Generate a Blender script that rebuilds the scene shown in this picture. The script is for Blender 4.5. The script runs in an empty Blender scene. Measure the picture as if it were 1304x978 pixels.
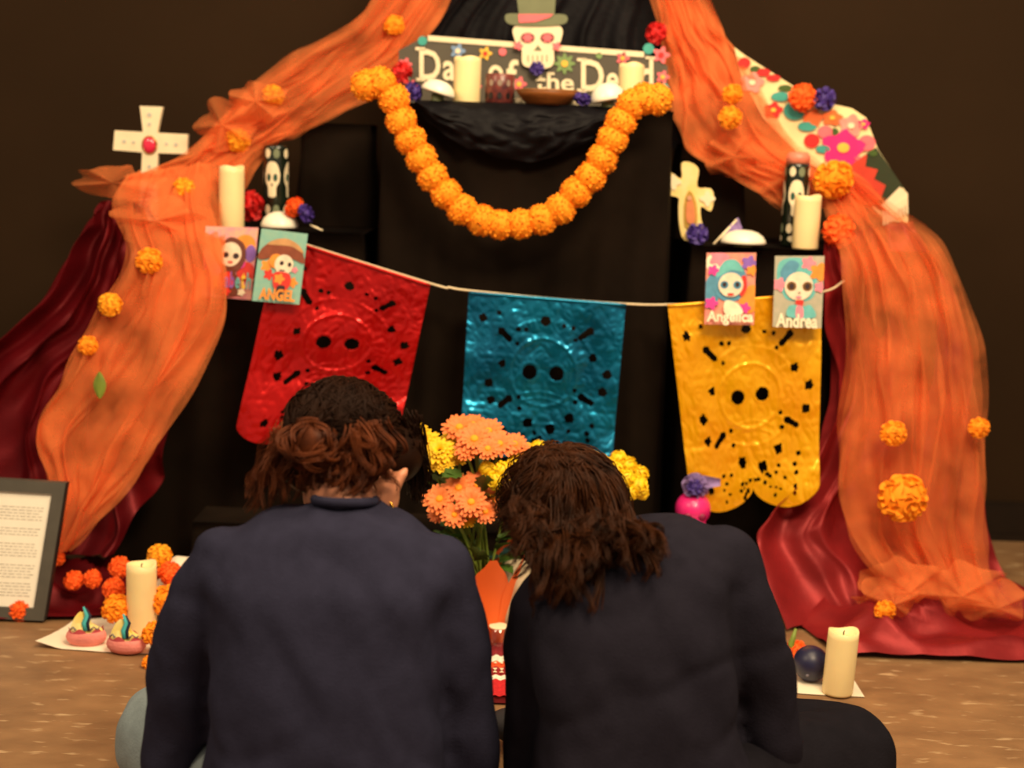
import bpy, bmesh, math, random
from mathutils import Vector, Matrix, Euler, noise
random.seed(7)
PI = math.pi
R_ = math.radians
C = bpy.context.scene.collection
scene = bpy.context.scene

# ------------------------------------------------------------------ camera
F_PX, CX, CY, CAM_H = 1800.0, 652.0, 489.0, 1.09
PITCH, ROLL = R_(9.43), R_(2.0)
cam_d = bpy.data.cameras.new('camera')
cam = bpy.data.objects.new('camera', cam_d)
C.objects.link(cam)
CROT = Matrix.Rotation(PI / 2 - PITCH, 3, 'X') @ Matrix.Rotation(ROLL, 3, 'Z')
cam.matrix_world = Matrix.Translation((0, 0, CAM_H)) @ CROT.to_4x4()
cam_d.sensor_width = 36.0
cam_d.lens = F_PX / 1304 * 36
cam_d.clip_start = 0.05
cam_d.dof.use_dof = True
cam_d.dof.focus_distance = 2.55
cam_d.dof.aperture_fstop = 2.3
scene.camera = cam

# ------------------------------------------------------------------ light
scene.view_settings.view_transform = 'Standard'
scene.view_settings.look = 'None'
scene.view_settings.gamma = 1.0
scene.view_settings.use_curve_mapping = False
scene.view_settings.exposure = 0.75
scene.cycles.transparent_max_bounces = 32
w = bpy.data.worlds.new('room_ambient')
scene.world = w
w.use_nodes = True
w.node_tree.nodes['Background'].inputs[0].default_value = (1.0, 0.80, 0.58, 1)
w.node_tree.nodes['Background'].inputs[1].default_value = 0.22


def area(name, loc, target, size, power, col):
    l = bpy.data.lights.new(name, 'AREA')
    l.shape = 'RECTANGLE'
    l.size, l.size_y = size
    l.energy = power
    l.color = col
    o = bpy.data.objects.new(name, l)
    C.objects.link(o)
    o.location = loc
    o.rotation_euler = (Vector(target) - Vector(loc)).to_track_quat('-Z', 'Y').to_euler()
    return o


WARM = (1.0, 0.76, 0.47)
area('ceiling_light_front', (0.9, 0.9, 2.9), (0.1, 3.4, 0.6), (1.2, 0.6), 62, WARM)
area('ceiling_light_over', (0.5, 2.3, 2.95), (0.3, 3.0, 0.0), (1.6, 0.6), 26, WARM)
area('ceiling_light_side', (-1.9, 1.4, 2.8), (-0.5, 3.3, 0.4), (0.8, 0.5), 22, WARM)


# ------------------------------------------------------------------ picture to place
def ray(u, v):
    return CROT @ Vector(((u - CX) / F_PX, -(v - CY) / F_PX, -1.0))


def P(u, v, Y):
    d = ray(u, v)
    return Vector((0, 0, CAM_H)) + d * (Y / d.y)


def G(u, v, z=0.0):
    d = ray(u, v)
    return Vector((0, 0, CAM_H)) + d * ((z - CAM_H) / d.z)


def proj(p):
    q = CROT.transposed() @ (Vector(p) - Vector((0, 0, CAM_H)))
    return CX + F_PX * q.x / -q.z, CY - F_PX * q.y / -q.z


def X(u, Y, z):
    """x of the point at depth Y and height z that shows at column u"""
    v = 300.0
    p = P(u, v, Y)
    for _ in range(4):
        p = P(u, v, Y)
        v += (p.z - z) * F_PX / Y
    return p.x


def sc(Y):
    return Y / F_PX          # metres per pixel at depth Y


# ------------------------------------------------------------------ materials
def lin(c):
    c = c / 255.0
    return c / 12.92 if c <= 0.04045 else ((c + 0.055) / 1.055) ** 2.4


def col(rgb):
    return (lin(rgb[0]), lin(rgb[1]), lin(rgb[2]), 1)


MATS = {}


def M(name, rgb, rough=0.6, metal=0.0, var=0.15, vscale=30.0, bump=0.0, bscale=80.0, rgb2=None,
      sheen=0.0, coat=0.0, stretch=None, trans=0.0, sub=0.0, spec=0.5):
    if name in MATS:
        return MATS[name]
    m = bpy.data.materials.new(name)
    m.use_nodes = True
    nt = m.node_tree
    b = nt.nodes['Principled BSDF']
    tc = nt.nodes.new('ShaderNodeTexCoord')
    src = tc.outputs['Object']
    if stretch:
        mp = nt.nodes.new('ShaderNodeMapping')
        mp.inputs['Scale'].default_value = stretch
        nt.links.new(src, mp.inputs[0])
        src = mp.outputs[0]
    n = nt.nodes.new('ShaderNodeTexNoise')
    n.inputs['Scale'].default_value = vscale
    n.inputs['Detail'].default_value = 4
    nt.links.new(src, n.inputs['Vector'])
    r = nt.nodes.new('ShaderNodeValToRGB')
    c = col(rgb)
    if rgb2 is None:
        c1 = tuple(min(1, x * (1 - var)) for x in c[:3]) + (1,)
        c2 = tuple(min(1, x * (1 + var)) for x in c[:3]) + (1,)
    else:
        c1, c2 = c, col(rgb2)
    r.color_ramp.elements[0].color = c1
    r.color_ramp.elements[1].color = c2
    r.color_ramp.elements[0].position = 0.3
    r.color_ramp.elements[1].position = 0.7
    nt.links.new(n.outputs[0], r.inputs[0])
    nt.links.new(r.outputs[0], b.inputs['Base Color'])
    b.inputs['Roughness'].default_value = rough
    b.inputs['Metallic'].default_value = metal
    b.inputs['Sheen Weight'].default_value = sheen
    b.inputs['Coat Weight'].default_value = coat
    b.inputs['Specular IOR Level'].default_value = spec
    if trans:
        b.inputs['Transmission Weight'].default_value = trans
    if sub:
        b.inputs['Subsurface Weight'].default_value = sub
        b.inputs['Subsurface Radius'].default_value = (0.01, 0.006, 0.003)
    if bump:
        n2 = nt.nodes.new('ShaderNodeTexNoise')
        n2.inputs['Scale'].default_value = bscale
        n2.inputs['Detail'].default_value = 3
        nt.links.new(src, n2.inputs['Vector'])
        bp = nt.nodes.new('ShaderNodeBump')
        bp.inputs['Strength'].default_value = bump
        bp.inputs['Distance'].default_value = 0.01
        nt.links.new(n2.outputs[0], bp.inputs['Height'])
        nt.links.new(bp.outputs[0], b.inputs['Normal'])
    MATS[name] = m
    return m


def tulle_material(name, lo, hi):
    m = bpy.data.materials.new(name)
    m.use_nodes = True
    nt = m.node_tree
    nt.nodes.clear()
    out = nt.nodes.new('ShaderNodeOutputMaterial')
    tr = nt.nodes.new('ShaderNodeBsdfTransparent')
    df = nt.nodes.new('ShaderNodeBsdfDiffuse')
    tl = nt.nodes.new('ShaderNodeBsdfTranslucent')
    df.inputs[0].default_value = col((255, 148, 86))
    tl.inputs[0].default_value = col((255, 142, 74))
    mx = nt.nodes.new('ShaderNodeMixShader')
    mx.inputs[0].default_value = 0.35
    mx2 = nt.nodes.new('ShaderNodeMixShader')
    tc = nt.nodes.new('ShaderNodeTexCoord')
    n = nt.nodes.new('ShaderNodeTexNoise')
    n.inputs['Scale'].default_value = 9
    n.inputs['Detail'].default_value = 5
    nt.links.new(tc.outputs['Object'], n.inputs['Vector'])
    mr = nt.nodes.new('ShaderNodeMapRange')
    mr.inputs['From Min'].default_value = 0.3
    mr.inputs['From Max'].default_value = 0.7
    mr.inputs['To Min'].default_value = lo
    mr.inputs['To Max'].default_value = hi
    nt.links.new(n.outputs[0], mr.inputs[0])
    nt.links.new(df.outputs[0], mx.inputs[1])
    nt.links.new(tl.outputs[0], mx.inputs[2])
    nt.links.new(mr.outputs[0], mx2.inputs[0])
    nt.links.new(tr.outputs[0], mx2.inputs[1])
    nt.links.new(mx.outputs[0], mx2.inputs[2])
    nt.links.new(mx2.outputs[0], out.inputs[0])
    return m


TULLE = tulle_material('orange_tulle', 0.18, 0.58)
TULLE2 = tulle_material('thin_orange_tulle', 0.08, 0.46)
m_wall = M('dark_wall_paint', (45, 31, 18), 0.8, var=0.1, vscale=2, bump=0.05, bscale=60, spec=0.08)
m_base = M('dark_baseboard', (30, 20, 12), 0.5, var=0.1, spec=0.2)
m_black = M('black_cloth', (24, 16, 10), 0.9, var=0.25, vscale=8, bump=0.12, bscale=25, spec=0.08)
m_black2 = M('black_crepe_cloth', (13, 11, 15), 0.6, var=0.3, vscale=12, bump=0.25, bscale=40, spec=0.12)
m_satinL = M('burgundy_satin', (98, 12, 20), 0.45, 0.4, var=0.2, vscale=12, bump=0.05, bscale=90, spec=0.2)
m_satinR = M('red_satin', (134, 33, 36), 0.45, 0.3, var=0.2, vscale=12, bump=0.05, bscale=90, spec=0.2)
m_mari = M('marigold_orange', (255, 152, 8), 0.8, var=0.06, vscale=60)
m_mari2 = M('marigold_deep_orange', (250, 98, 16), 0.8, var=0.1, vscale=60)
m_mari3 = M('marigold_yellow', (253, 168, 20), 0.8, var=0.1, vscale=60)
m_wax = M('ivory_wax', (250, 226, 168), 0.45, var=0.04, vscale=15, sub=0.2)
m_white = M('white_ceramic', (245, 240, 220), 0.3, var=0.03)
m_paper = M('white_mat_paper', (240, 228, 205), 0.8, var=0.05, vscale=6, bump=0.15, bscale=14)
m_purple = M('purple_petals', (72, 50, 140), 0.6, var=0.35, vscale=60)
m_lilac = M('lilac_petals', (140, 115, 175), 0.6, var=0.3, vscale=60)
m_cream = M('cream_paint', (242, 226, 190), 0.5, var=0.05)
m_slate = M('slate_board', (80, 74, 62), 0.6, var=0.1, vscale=10)
m_pink = M('pink_print', (240, 110, 120), 0.5, var=0.1)
m_teal = M('teal_print', (60, 160, 150), 0.5, var=0.1)
m_green = M('leaf_green', (62, 92, 28), 0.5, var=0.3, vscale=30)
m_green2 = M('pale_stem_green', (120, 140, 50), 0.5, var=0.2, vscale=30)
m_dgreen = M('dark_green_cloth', (42, 52, 26), 0.8, var=0.1)
m_red = M('bright_red', (214, 30, 30), 0.6, var=0.1)
m_hotpink = M('hot_pink', (236, 40, 130), 0.35, var=0.1, coat=0.3)
m_dark = M('dark_print', (30, 24, 22), 0.5, var=0.1)
m_string = M('cream_string', (225, 205, 170), 0.8, var=0.1)


# ------------------------------------------------------------------ mesh helpers
def new_obj(name, me, mat, parent=None, smooth=True):
    mats = mat if isinstance(mat, (list, tuple)) else [mat]
    for m in mats:
        me.materials.append(m)
    if smooth:
        me.polygons.foreach_set('use_smooth', [True] * len(me.polygons))
    o = bpy.data.objects.new(name, me)
    C.objects.link(o)
    if parent:
        attach(o, parent)
    return o


def world_of(q):
    m = Matrix.LocRotScale(q.location, q.rotation_euler, q.scale)
    if q.parent:
        m = world_of(q.parent) @ q.matrix_parent_inverse @ m
    return m


def attach(o, parent):
    o.parent = parent
    o.matrix_parent_inverse = world_of(parent).inverted()


class MB:
    """collects geometry in world coordinates for ONE mesh"""
    def __init__(s):
        s.v, s.f, s.m = [], [], []

    def add(s, vs, fs, mi=0):
        k = len(s.v)
        s.v += [tuple(x) for x in vs]
        for f in fs:
            s.f.append([i + k for i in f])
            s.m.append(mi)
        return s

    def build(s, name, mat, parent=None, smooth=True):
        me = bpy.data.meshes.new(name)
        me.from_pydata(s.v, [], s.f)
        me.update()
        o = new_obj(name, me, mat, parent, smooth)
        if any(s.m):
            me.polygons.foreach_set('material_index', s.m)
        return o

    def box(s, a, b, mi=0):
        x0, y0, z0 = a
        x1, y1, z1 = b
        vs = [(x, y, z) for z in (z0, z1) for y in (y0, y1) for x in (x0, x1)]
        return s.add(vs, [(0, 2, 3, 1), (4, 5, 7, 6), (0, 1, 5, 4), (2, 6, 7, 3), (0, 4, 6, 2), (1, 3, 7, 5)], mi)

    def lathe(s, base, prof, n=24, mi=0, squash=(1, 1)):
        """prof: (r, z) from base"""
        base = Vector(base)
        vs, fs = [], []
        for r, z in prof:
            for i in range(n):
                a = 2 * PI * i / n
                vs.append(base + Vector((r * math.cos(a) * squash[0], r * math.sin(a) * squash[1], z)))
        for j in range(len(prof) - 1):
            for i in range(n):
                k = (i + 1) % n
                fs.append((j * n + i, j * n + k, (j + 1) * n + k, (j + 1) * n + i))
        fs.append(tuple(range(n - 1, -1, -1)))
        fs.append(tuple((len(prof) - 1) * n + i for i in range(n)))
        return s.add(vs, fs, mi)

    def tube(s, pts, rad, n=6, mi=0, cap=True, squash=1.0):
        pts = [Vector(p) for p in pts]
        if not isinstance(rad, (list, tuple)):
            rad = [rad] * len(pts)
        vs, fs = [], []
        up = Vector((0.13, 0.31, 0.94))
        for i, p in enumerate(pts):
            d = (pts[min(i + 1, len(pts) - 1)] - pts[max(i - 1, 0)])
            if d.length < 1e-9:
                d = Vector((0, 0, 1))
            d.normalize()
            a = d.cross(up)
            if a.length < 1e-3:
                a = d.cross(Vector((1, 0, 0)))
            a.normalize()
            b = d.cross(a)
            up = b if i == 0 and False else up
            for k in range(n):
                t = 2 * PI * k / n
                vs.append(p + (a * math.cos(t) + b * math.sin(t) * squash) * rad[i])
        for j in range(len(pts) - 1):
            for i in range(n):
                k = (i + 1) % n
                fs.append((j * n + i, j * n + k, (j + 1) * n + k, (j + 1) * n + i))
        if cap:
            fs.append(tuple(range(n - 1, -1, -1)))
            fs.append(tuple((len(pts) - 1) * n + i for i in range(n)))
        return s.add(vs, fs, mi)

    def ball(s, c, r, nu=16, nv=10, mi=0, rot=None):
        c = Vector(c)
        rr = r if isinstance(r, (list, tuple)) else (r, r, r)
        vs, fs = [], []
        for j in range(nv + 1):
            th = PI * j / nv
            for i in range(nu):
                ph = 2 * PI * i / nu
                q = Vector((rr[0] * math.sin(th) * math.cos(ph), rr[1] * math.sin(th) * math.sin(ph), rr[2] * math.cos(th)))
                if rot:
                    q = rot @ q
                vs.append(c + q)
        for j in range(nv):
            for i in range(nu):
                k = (i + 1) % nu
                fs.append((j * nu + i, (j + 1) * nu + i, (j + 1) * nu + k, j * nu + k))
        return s.add(vs, fs, mi)

    def prism(s, poly, off, mi=0):
        """poly: list of 3D points (front), off: vector to the back"""
        n = len(poly)
        vs = [Vector(p) for p in poly] + [Vector(p) + Vector(off) for p in poly]
        fs = [tuple(range(n)), tuple(range(2 * n - 1, n - 1, -1))]
        for i in range(n):
            k = (i + 1) % n
            fs.append((i, i + n, k + n, k))
        return s.add(vs, fs, mi)

    def grid(s, fn, nu, nv, mi=0):
        vs = [fn(i / nu, j / nv) for j in range(nv + 1) for i in range(nu + 1)]
        fs = [(j * (nu + 1) + i, j * (nu + 1) + i + 1, (j + 1) * (nu + 1) + i + 1, (j + 1) * (nu + 1) + i)
              for j in range(nv) for i in range(nu)]
        return s.add(vs, fs, mi)


def tag(o, label, cat, group=None, kind=None):
    if label:
        o['label'] = label
    if cat:
        o['category'] = cat
    if group:
        o['group'] = group
    if kind:
        o['kind'] = kind
    return o


def thing(name, label, cat, loc=(0, 0, 0), group=None):
    o = bpy.data.objects.new(name, None)
    o.empty_display_size = 0.05
    C.objects.link(o)
    o.location = loc
    return tag(o, label, cat, group)


def remesh(mb, name, mat, parent, voxel, smooth_it=4, disp=None):
    o = mb.build('tmp_' + name, [])
    md = o.modifiers.new('r', 'REMESH')
    md.mode = 'VOXEL'
    md.voxel_size = voxel
    sm = o.modifiers.new('s', 'SMOOTH')
    sm.factor = 0.5
    sm.iterations = smooth_it
    dg = bpy.context.evaluated_depsgraph_get()
    me = bpy.data.meshes.new_from_object(o.evaluated_get(dg))
    bpy.data.objects.remove(o)
    me.name = name
    if disp:
        for v in me.vertices:
            v.co = disp(v.co.copy(), v.normal.copy())
    return new_obj(name, me, mat, parent)


def text_mesh(txt, fn, width=None, height=None, bold=0.0, off=0.0005, depth=0.0):
    """flat lettering; fn maps (u, v) in the text's unit box to a 3D point"""
    cu = bpy.data.curves.new('t', 'FONT')
    cu.body = txt
    cu.offset = bold
    cu.resolution_u = 3
    o = bpy.data.objects.new('t', cu)
    C.objects.link(o)
    dg = bpy.context.evaluated_depsgraph_get()
    dg.update()
    me = bpy.data.meshes.new_from_object(o.evaluated_get(dg))
    bpy.data.objects.remove(o)
    xs = [v.co.x for v in me.vertices]
    ys = [v.co.y for v in me.vertices]
    x0, x1, y0, y1 = min(xs), max(xs), min(ys), max(ys)
    for v in me.vertices:
        v.co = fn((v.co.x - x0) / (x1 - x0), (v.co.y - y0) / (y1 - y0))
    return me


def cat_rom(pts, t):
    n = len(pts) - 1
    x = max(0, min(n - 1e-6, t * n))
    i = int(x)
    f = x - i
    p1, p2 = pts[i], pts[i + 1]
    p0 = pts[i - 1] if i > 0 else p1 * 2 - p2
    p3 = pts[i + 2] if i + 2 <= n else p2 * 2 - p1
    return 0.5 * ((2 * p1) + (p2 - p0) * f + (2 * p0 - 5 * p1 + 4 * p2 - p3) * f * f + (3 * p1 - p0 - 3 * p2 + p3) * f ** 3)


def nz(x, y=0.0, z=0.0):
    return noise.noise(Vector((x, y, z)))


def drape(mb, L, Rr, nu, nv, folds, amp, seed, wander=0.35, rough=0.0, jit=0.0, pinch=None, mi=0, top_flat=0.0):
    """a hung cloth between two edge curves (3D points), pleated towards and away from the viewer"""
    L = [Vector(p) for p in L]
    Rr = [Vector(p) for p in Rr]

    def fn(s, t):
        a, b = cat_rom(L, t), cat_rom(Rr, t)
        wv = wander * nz(s * 2.2 + seed, t * 2.5, seed * 3.1)
        s2 = s + jit * nz(s * 5 + seed * 2, t * 4, 7.7)
        p = a.lerp(b, s2)
        ph = 2 * PI * (folds * (s + wv * 0.3) + seed)
        q = math.sin(ph) * 0.7 + 0.3 * math.sin(2.3 * ph + 1.7 * seed + 3 * t)
        e = min(1, 0.35 + t * 2) if top_flat else 1
        k = amp * e * (0.6 + 0.6 * nz(s * 3 - seed, t * 3 + seed))
        p.y -= k * q
        d = (b - a).normalized()
        p += d * (k * 0.5 * math.cos(ph))
        if rough:
            p += Vector((nz(s * 9 + seed, t * 11, 1), nz(s * 9 + seed, t * 11, 5) * 1.5, nz(s * 9, t * 11, 9 + seed))) * rough
        return p
    mb.grid(fn, nu, nv, mi)
    return mb


def floor_cloth(mb, L, Rr, nu, nv, h, seed, freq=6.0, lift=0.004, mi=0):
    """a cloth pooled on the floor between two edge curves given on the floor"""
    L = [Vector(p) for p in L]
    Rr = [Vector(p) for p in Rr]

    def fn(s, t):
        p = cat_rom(L, t).lerp(cat_rom(Rr, t), s)
        q = Vector((p.x * freq + seed, p.y * freq * 1.6, seed))
        r = 1 - abs(noise.noise(q)) * 2.2
        r = max(0, r) ** 1.6
        r2 = 0.5 + 0.5 * noise.noise(q * 2.3)
        e = min(1, min(s, 1 - s, t * 1.0, 1 - t) * 7)
        p.z = lift + h * (0.75 * r + 0.3 * r2) * (0.15 + 0.85 * e)
        p.x += 0.02 * noise.noise(q + Vector((9, 0, 0)))
        p.y += 0.02 * noise.noise(q + Vector((0, 9, 0)))
        return p
    mb.grid(fn, nu, nv, mi)
    return mb


def draped_box(mb, x0, x1, y0, y1, z0, z1, amp, per, flare=0.03, seed=1.0, nz_=14, mi=0, round_=0.02):
    """cloth laid over a box: top plus pleated front, sides and back"""
    path = []
    n = 90
    pts = [Vector((x0, y1, 0)), Vector((x0, y0, 0)), Vector((x1, y0, 0)), Vector((x1, y1, 0)), Vector((x0, y1, 0))]
    lens = [(pts[i + 1] - pts[i]).length for i in range(4)]
    tot = sum(lens)
    step = 0.014
    for i in range(4):
        k = max(4, int(lens[i] / step))
        nrm = [Vector((-1, 0, 0)), Vector((0, -1, 0)), Vector((1, 0, 0)), Vector((0, 1, 0))][i]
        for j in range(k):
            path.append((pts[i].lerp(pts[i + 1], j / k), nrm, sum(lens[:i]) + lens[i] * j / k))
    N = len(path)
    vs, fs = [], []
    for j in range(nz_ + 1):
        t = j / nz_
        z = z1 + (z0 - z1) * t
        for p, nr, d in path:
            g = amp * t ** 0.6 * (math.sin(2 * PI * d / per + 2.2 * nz(d * 3, t * 1.2, seed)) + 0.6 * nz(d * 9, t * 2, seed + 3))
            o = p + nr * (g + amp * t + flare * t)
            vs.append((o.x, o.y, z))
    for j in range(nz_):
        for i in range(N):
            k = (i + 1) % N
            fs.append((j * N + i, j * N + k, (j + 1) * N + k, (j + 1) * N + i))
    fs.append(tuple(range(N)))
    mb.add(vs, fs, mi)
    return mb


# ------------------------------------------------------------------ the setting
fm = M('brown_floor', (122, 90, 60), 0.55, rgb2=(150, 114, 78), vscale=9, bump=0.05, bscale=40, stretch=(1, 1.6, 1))
nt = fm.node_tree
bs = nt.nodes['Principled BSDF']
lk = bs.inputs['Base Color'].links[0]
src = lk.from_socket
tcn = nt.nodes.new('ShaderNodeTexCoord')
mpn = nt.nodes.new('ShaderNodeMapping')
mpn.inputs['Scale'].default_value = (16, 52, 1)
nn = nt.nodes.new('ShaderNodeTexNoise')
nn.inputs['Scale'].default_value = 1.0
nn.inputs['Detail'].default_value = 3
rr = nt.nodes.new('ShaderNodeValToRGB')
rr.color_ramp.elements[0].position = 0.60
rr.color_ramp.elements[1].position = 0.74
mixn = nt.nodes.new('ShaderNodeMix')
mixn.data_type = 'RGBA'
mixn.inputs['B'].default_value = col((190, 160, 122))
nt.links.new(tcn.outputs['Object'], mpn.inputs[0])
nt.links.new(mpn.outputs[0], nn.inputs['Vector'])
nt.links.new(nn.outputs[0], rr.inputs[0])
nt.links.new(rr.outputs[0], mixn.inputs['Factor'])
nt.links.new(src, mixn.inputs['A'])
nt.links.new(mixn.outputs['Result'], bs.inputs['Base Color'])
WALL_Y = 4.07
o = MB().box((-4, -1.5, -0.1), (4, WALL_Y + 0.1, 0)).build('floor', fm, smooth=False)
tag(o, 'mottled brown floor with pale flecks', 'floor', kind='structure')
o = MB().box((-4, WALL_Y, 0), (4, WALL_Y + 0.12, 3.0)).build('wall_back', m_wall, smooth=False)
tag(o, 'plain dark brown wall behind the altar', 'wall', kind='structure')
bb = MB().box((-4, WALL_Y - 0.018, 0), (4, WALL_Y, 0.105))
bb.box((-4, WALL_Y - 0.026, 0), (4, WALL_Y - 0.018, 0.02))
bb.box((-4, WALL_Y - 0.012, 0.105), (4, WALL_Y, 0.115))
o = bb.build('baseboard_back', m_base, smooth=False)
tag(o, 'dark baseboard along the brown wall', 'baseboard', kind='structure')

# ------------------------------------------------------------------ altar furniture under cloth
TZ, TOPZ = 0.872, 1.192
TF = 3.46
m_wood = M('table_wood', (96, 70, 44), 0.5, var=0.2)
for x0, x1, lab in ((-1.0, -0.385, 'black-clothed side table holding the white cross'), (0.44, 1.03, 'black-clothed side table holding the yellow cross')):
    t = thing('side_table', lab, 'table', ((x0 + x1) / 2, 3.7, 0), 'side tables of the altar')
    MB().box((x0, TF + 0.03, TZ - 0.03), (x1, 3.93, TZ - 0.006)).build('tabletop', m_wood, t, False)
    for sx in (x0 + .03, x1 - .07):
        for sy in (TF + 0.06, 3.87):
            MB().box((sx, sy, 0), (sx + 0.04, sy + 0.04, TZ - 0.03)).build('leg', m_wood, t, False)
    draped_box(MB(), x0 - .01, x1 + .01, TF + 0.02, 3.94, 0.01, TZ, 0.008, 0.13, 0.004, x0 * 2).build('tablecloth', m_black, t)

t = thing('altar_tower', 'tall black-draped stand in the middle of the altar holding the sign', 'stand', (0.015, 3.6, 0))
MB().box((-0.32, 3.46, TOPZ - 0.025), (0.35, 3.76, TOPZ - 0.005)).build('tabletop', m_wood, t, False)
draped_box(MB(), -0.335, 0.365, 3.455, 3.775, 0.02, TOPZ, 0.015, 0.105, 0.0, 5.0, 26).build('drape', m_black, t)

for nm, x0, x1, zz, lab in (('draped_riser', -0.57, -0.39, 1.14, 'black cloth covered box on the table beside the orange and purple flowers'),
                            ('draped_riser', 0.42, 0.58, 1.12, 'black cloth covered box on the table behind the yellow cross')):
    mb = MB()
    draped_box(mb, x0, x1, 3.72, 3.90, TZ + 0.002, zz, 0.006, 0.11, 0.008, x0 * 9, 8)
    tag(mb.build(nm, m_black), lab, 'box', 'black covered boxes on the table')

mb = MB()
draped_box(mb, -0.74, 0.50, 3.22, 3.37, 0.004, 0.2, 0.010, 0.16, 0.02, 8.0, 8)
tag(mb.build('low_step', m_black), 'low black cloth covered step along the foot of the altar', 'step')

# crumpled crepe swag over the top shelf
mb = MB()


def swag(s, t_):
    x = -0.25 + 0.5 * s
    sag = 0.115 * math.sin(PI * s) ** 0.8 + 0.02
    z = TOPZ + 0.006 - sag * t_ * 1.0
    y = 3.43 - 0.03 * math.sin(PI * t_) - 0.012 * t_
    k = nz(s * 6, t_ * 3 + s * 2, 2) * 0.022 + nz(s * 14, t_ * 7, 4) * 0.012
    if t_ < 0.12:
        y = 3.43 + (0.12 - t_) * 1.0
        z = TOPZ + 0.006
        k *= 0.1
    return Vector((x, y - abs(k), z + k * 0.4))


mb.grid(swag, 60, 26)
tag(mb.build('crepe_swag', m_black2), 'crumpled blue-black fabric swag hanging from the top shelf edge', 'fabric')

# black backdrop triangle and its stand
mb = MB()
drape(mb, [P(640, -190, 3.86), P(575, -40, 3.86), P(520, 60, 3.85), P(490, 190, 3.84)],
      [P(770, -190, 3.86), P(830, -40, 3.86), P(850, 60, 3.85), P(870, 190, 3.84)], 90, 40, 7, 0.016, 0.4)
tag(mb.build('backdrop_cloth', m_black2), 'blue-black cloth hanging in folds behind the skull sign', 'fabric')
p0 = P(705, -185, 3.89)
t = thing('backdrop_stand', 'thin black stand holding up the cloth and tulle behind the sign', 'stand', (p0.x, 3.99, 0))
MB().tube([(p0.x, 3.99, 0.01), (p0.x, 3.99, p0.z)], 0.012, 10).build('pole', m_dark, t)
MB().tube([(p0.x - 0.3, 3.93, p0.z), (p0.x + 0.3, 3.93, p0.z)], 0.010, 10).build('crossbar', m_dark, t)
MB().tube([(p0.x, 4.0, p0.z), (p0.x, 3.93, p0.z)], 0.010, 8).build('bracket', m_dark, t)
MB().lathe((p0.x, 3.99, 0), [(0.05, 0), (0.05, 0.008), (0.015, 0.02)], 16).build('base', m_dark, t)

# ------------------------------------------------------------------ satin drapes
mb = MB()
drape(mb, [P(128, 258, 3.52), P(95, 300, 3.46), P(40, 400, 3.42), (-1.34, 3.40, 0.48), (-1.50, 3.36, 0.22), (-1.58, 3.30, 0.02)],
      [P(185, 262, 3.44), P(200, 330, 3.40), P(212, 430, 3.38), P(214, 545, 3.36), P(196, 620, 3.34), P(150, 705, 3.26)],
      110, 90, 3.6, 0.045, 0.3, wander=1.1, rough=0.012)
tL = thing('burgundy_satin_drape', 'dark burgundy satin cloth falling from the table end beside the white cross', 'drape', (-1.2, 3.4, 0))
mb.build('hanging_cloth', m_satinL, tL)
mb = MB()
floor_cloth(mb, [(-1.62, 3.42, 0), (-1.62, 3.18, 0), (-1.6, 2.99, 0)],
            [G(262, 742), G(225, 768), G(110, 792)], 90, 36, 0.085, 3.0, 5.5)
mb.build('pooled_hem', m_satinL, tL)

mb = MB()
drape(mb, [P(1052, 306, 3.43), P(1050, 400, 3.41), P(1046, 520, 3.38), P(1010, 620, 3.33), P(968, 690, 3.28), P(1005, 800, 3.17)],
      [P(1160, 278, 3.60), P(1196, 340, 3.56), P(1228, 450, 3.50), P(1248, 580, 3.45), P(1262, 690, 3.40), P(1285, 765, 3.36)],
      120, 90, 3.3, 0.045, 1.27, wander=1.1, rough=0.012)
tR = thing('red_satin_drape', 'glossy red satin cloth falling from the table end below the embroidered runner', 'drape', (1.0, 3.35, 0))
mb.build('hanging_cloth', m_satinR, tR)
mb = MB()
floor_cloth(mb, [G(985, 745), G(1000, 790), G(1075, 838)], [(1.62, 3.38, 0), (1.64, 3.18, 0), (1.62, 3.0, 0)], 90, 40, 0.1, 7.3, 5.0)
mb.build('pooled_hem', m_satinR, tR)

# ------------------------------------------------------------------ tulle
tT = thing('orange_tulle_swag', 'sheer orange tulle sweeping from above the sign to the floor beside the framed page', 'tulle', (-0.8, 3.3, 0))


def pl(lst):
    return [P(*a) for a in lst]


for k in range(3):
    mb = MB()
    drape(mb, pl([(560, -190, 3.84), (474, 5, 3.74), (385, 72, 3.70), (300, 140, 3.63), (235, 196, 3.57), (160, 226, 3.52)]),
          pl([(640, -190, 3.84), (566, 5, 3.74), (482, 108, 3.70), (400, 166, 3.66), (345, 188, 3.63), (300, 250, 3.58)]),
          60, 80, (1.3, 2.1, 2.9)[k], 0.03, 0.21 + k * 0.37, wander=1.2, rough=0.012, jit=0.12)
    mb.build('upper_swag', TULLE, tT)
for k in range(3):
    mb = MB()
    drape(mb, pl([(165, 222, 3.52), (150, 262, 3.46), (166, 330, 3.32), (132, 400, 3.30), (92, 480, 3.27), (46, 548, 3.24), (62, 610, 3.22), (70, 700, 3.19)]),
          pl([(272, 205, 3.55), (274, 265, 3.46), (280, 330, 3.33), (278, 410, 3.29), (232, 512, 3.26), (190, 590, 3.24), (140, 650, 3.22), (84, 702, 3.19)]),
          70, 90, (1.5, 2.2, 3.1, 2.6)[k], 0.03, 0.11 + k * 0.53, wander=1.0, rough=0.010, jit=0.12)
    mb.build('falling_panel', TULLE, tT)
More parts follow.
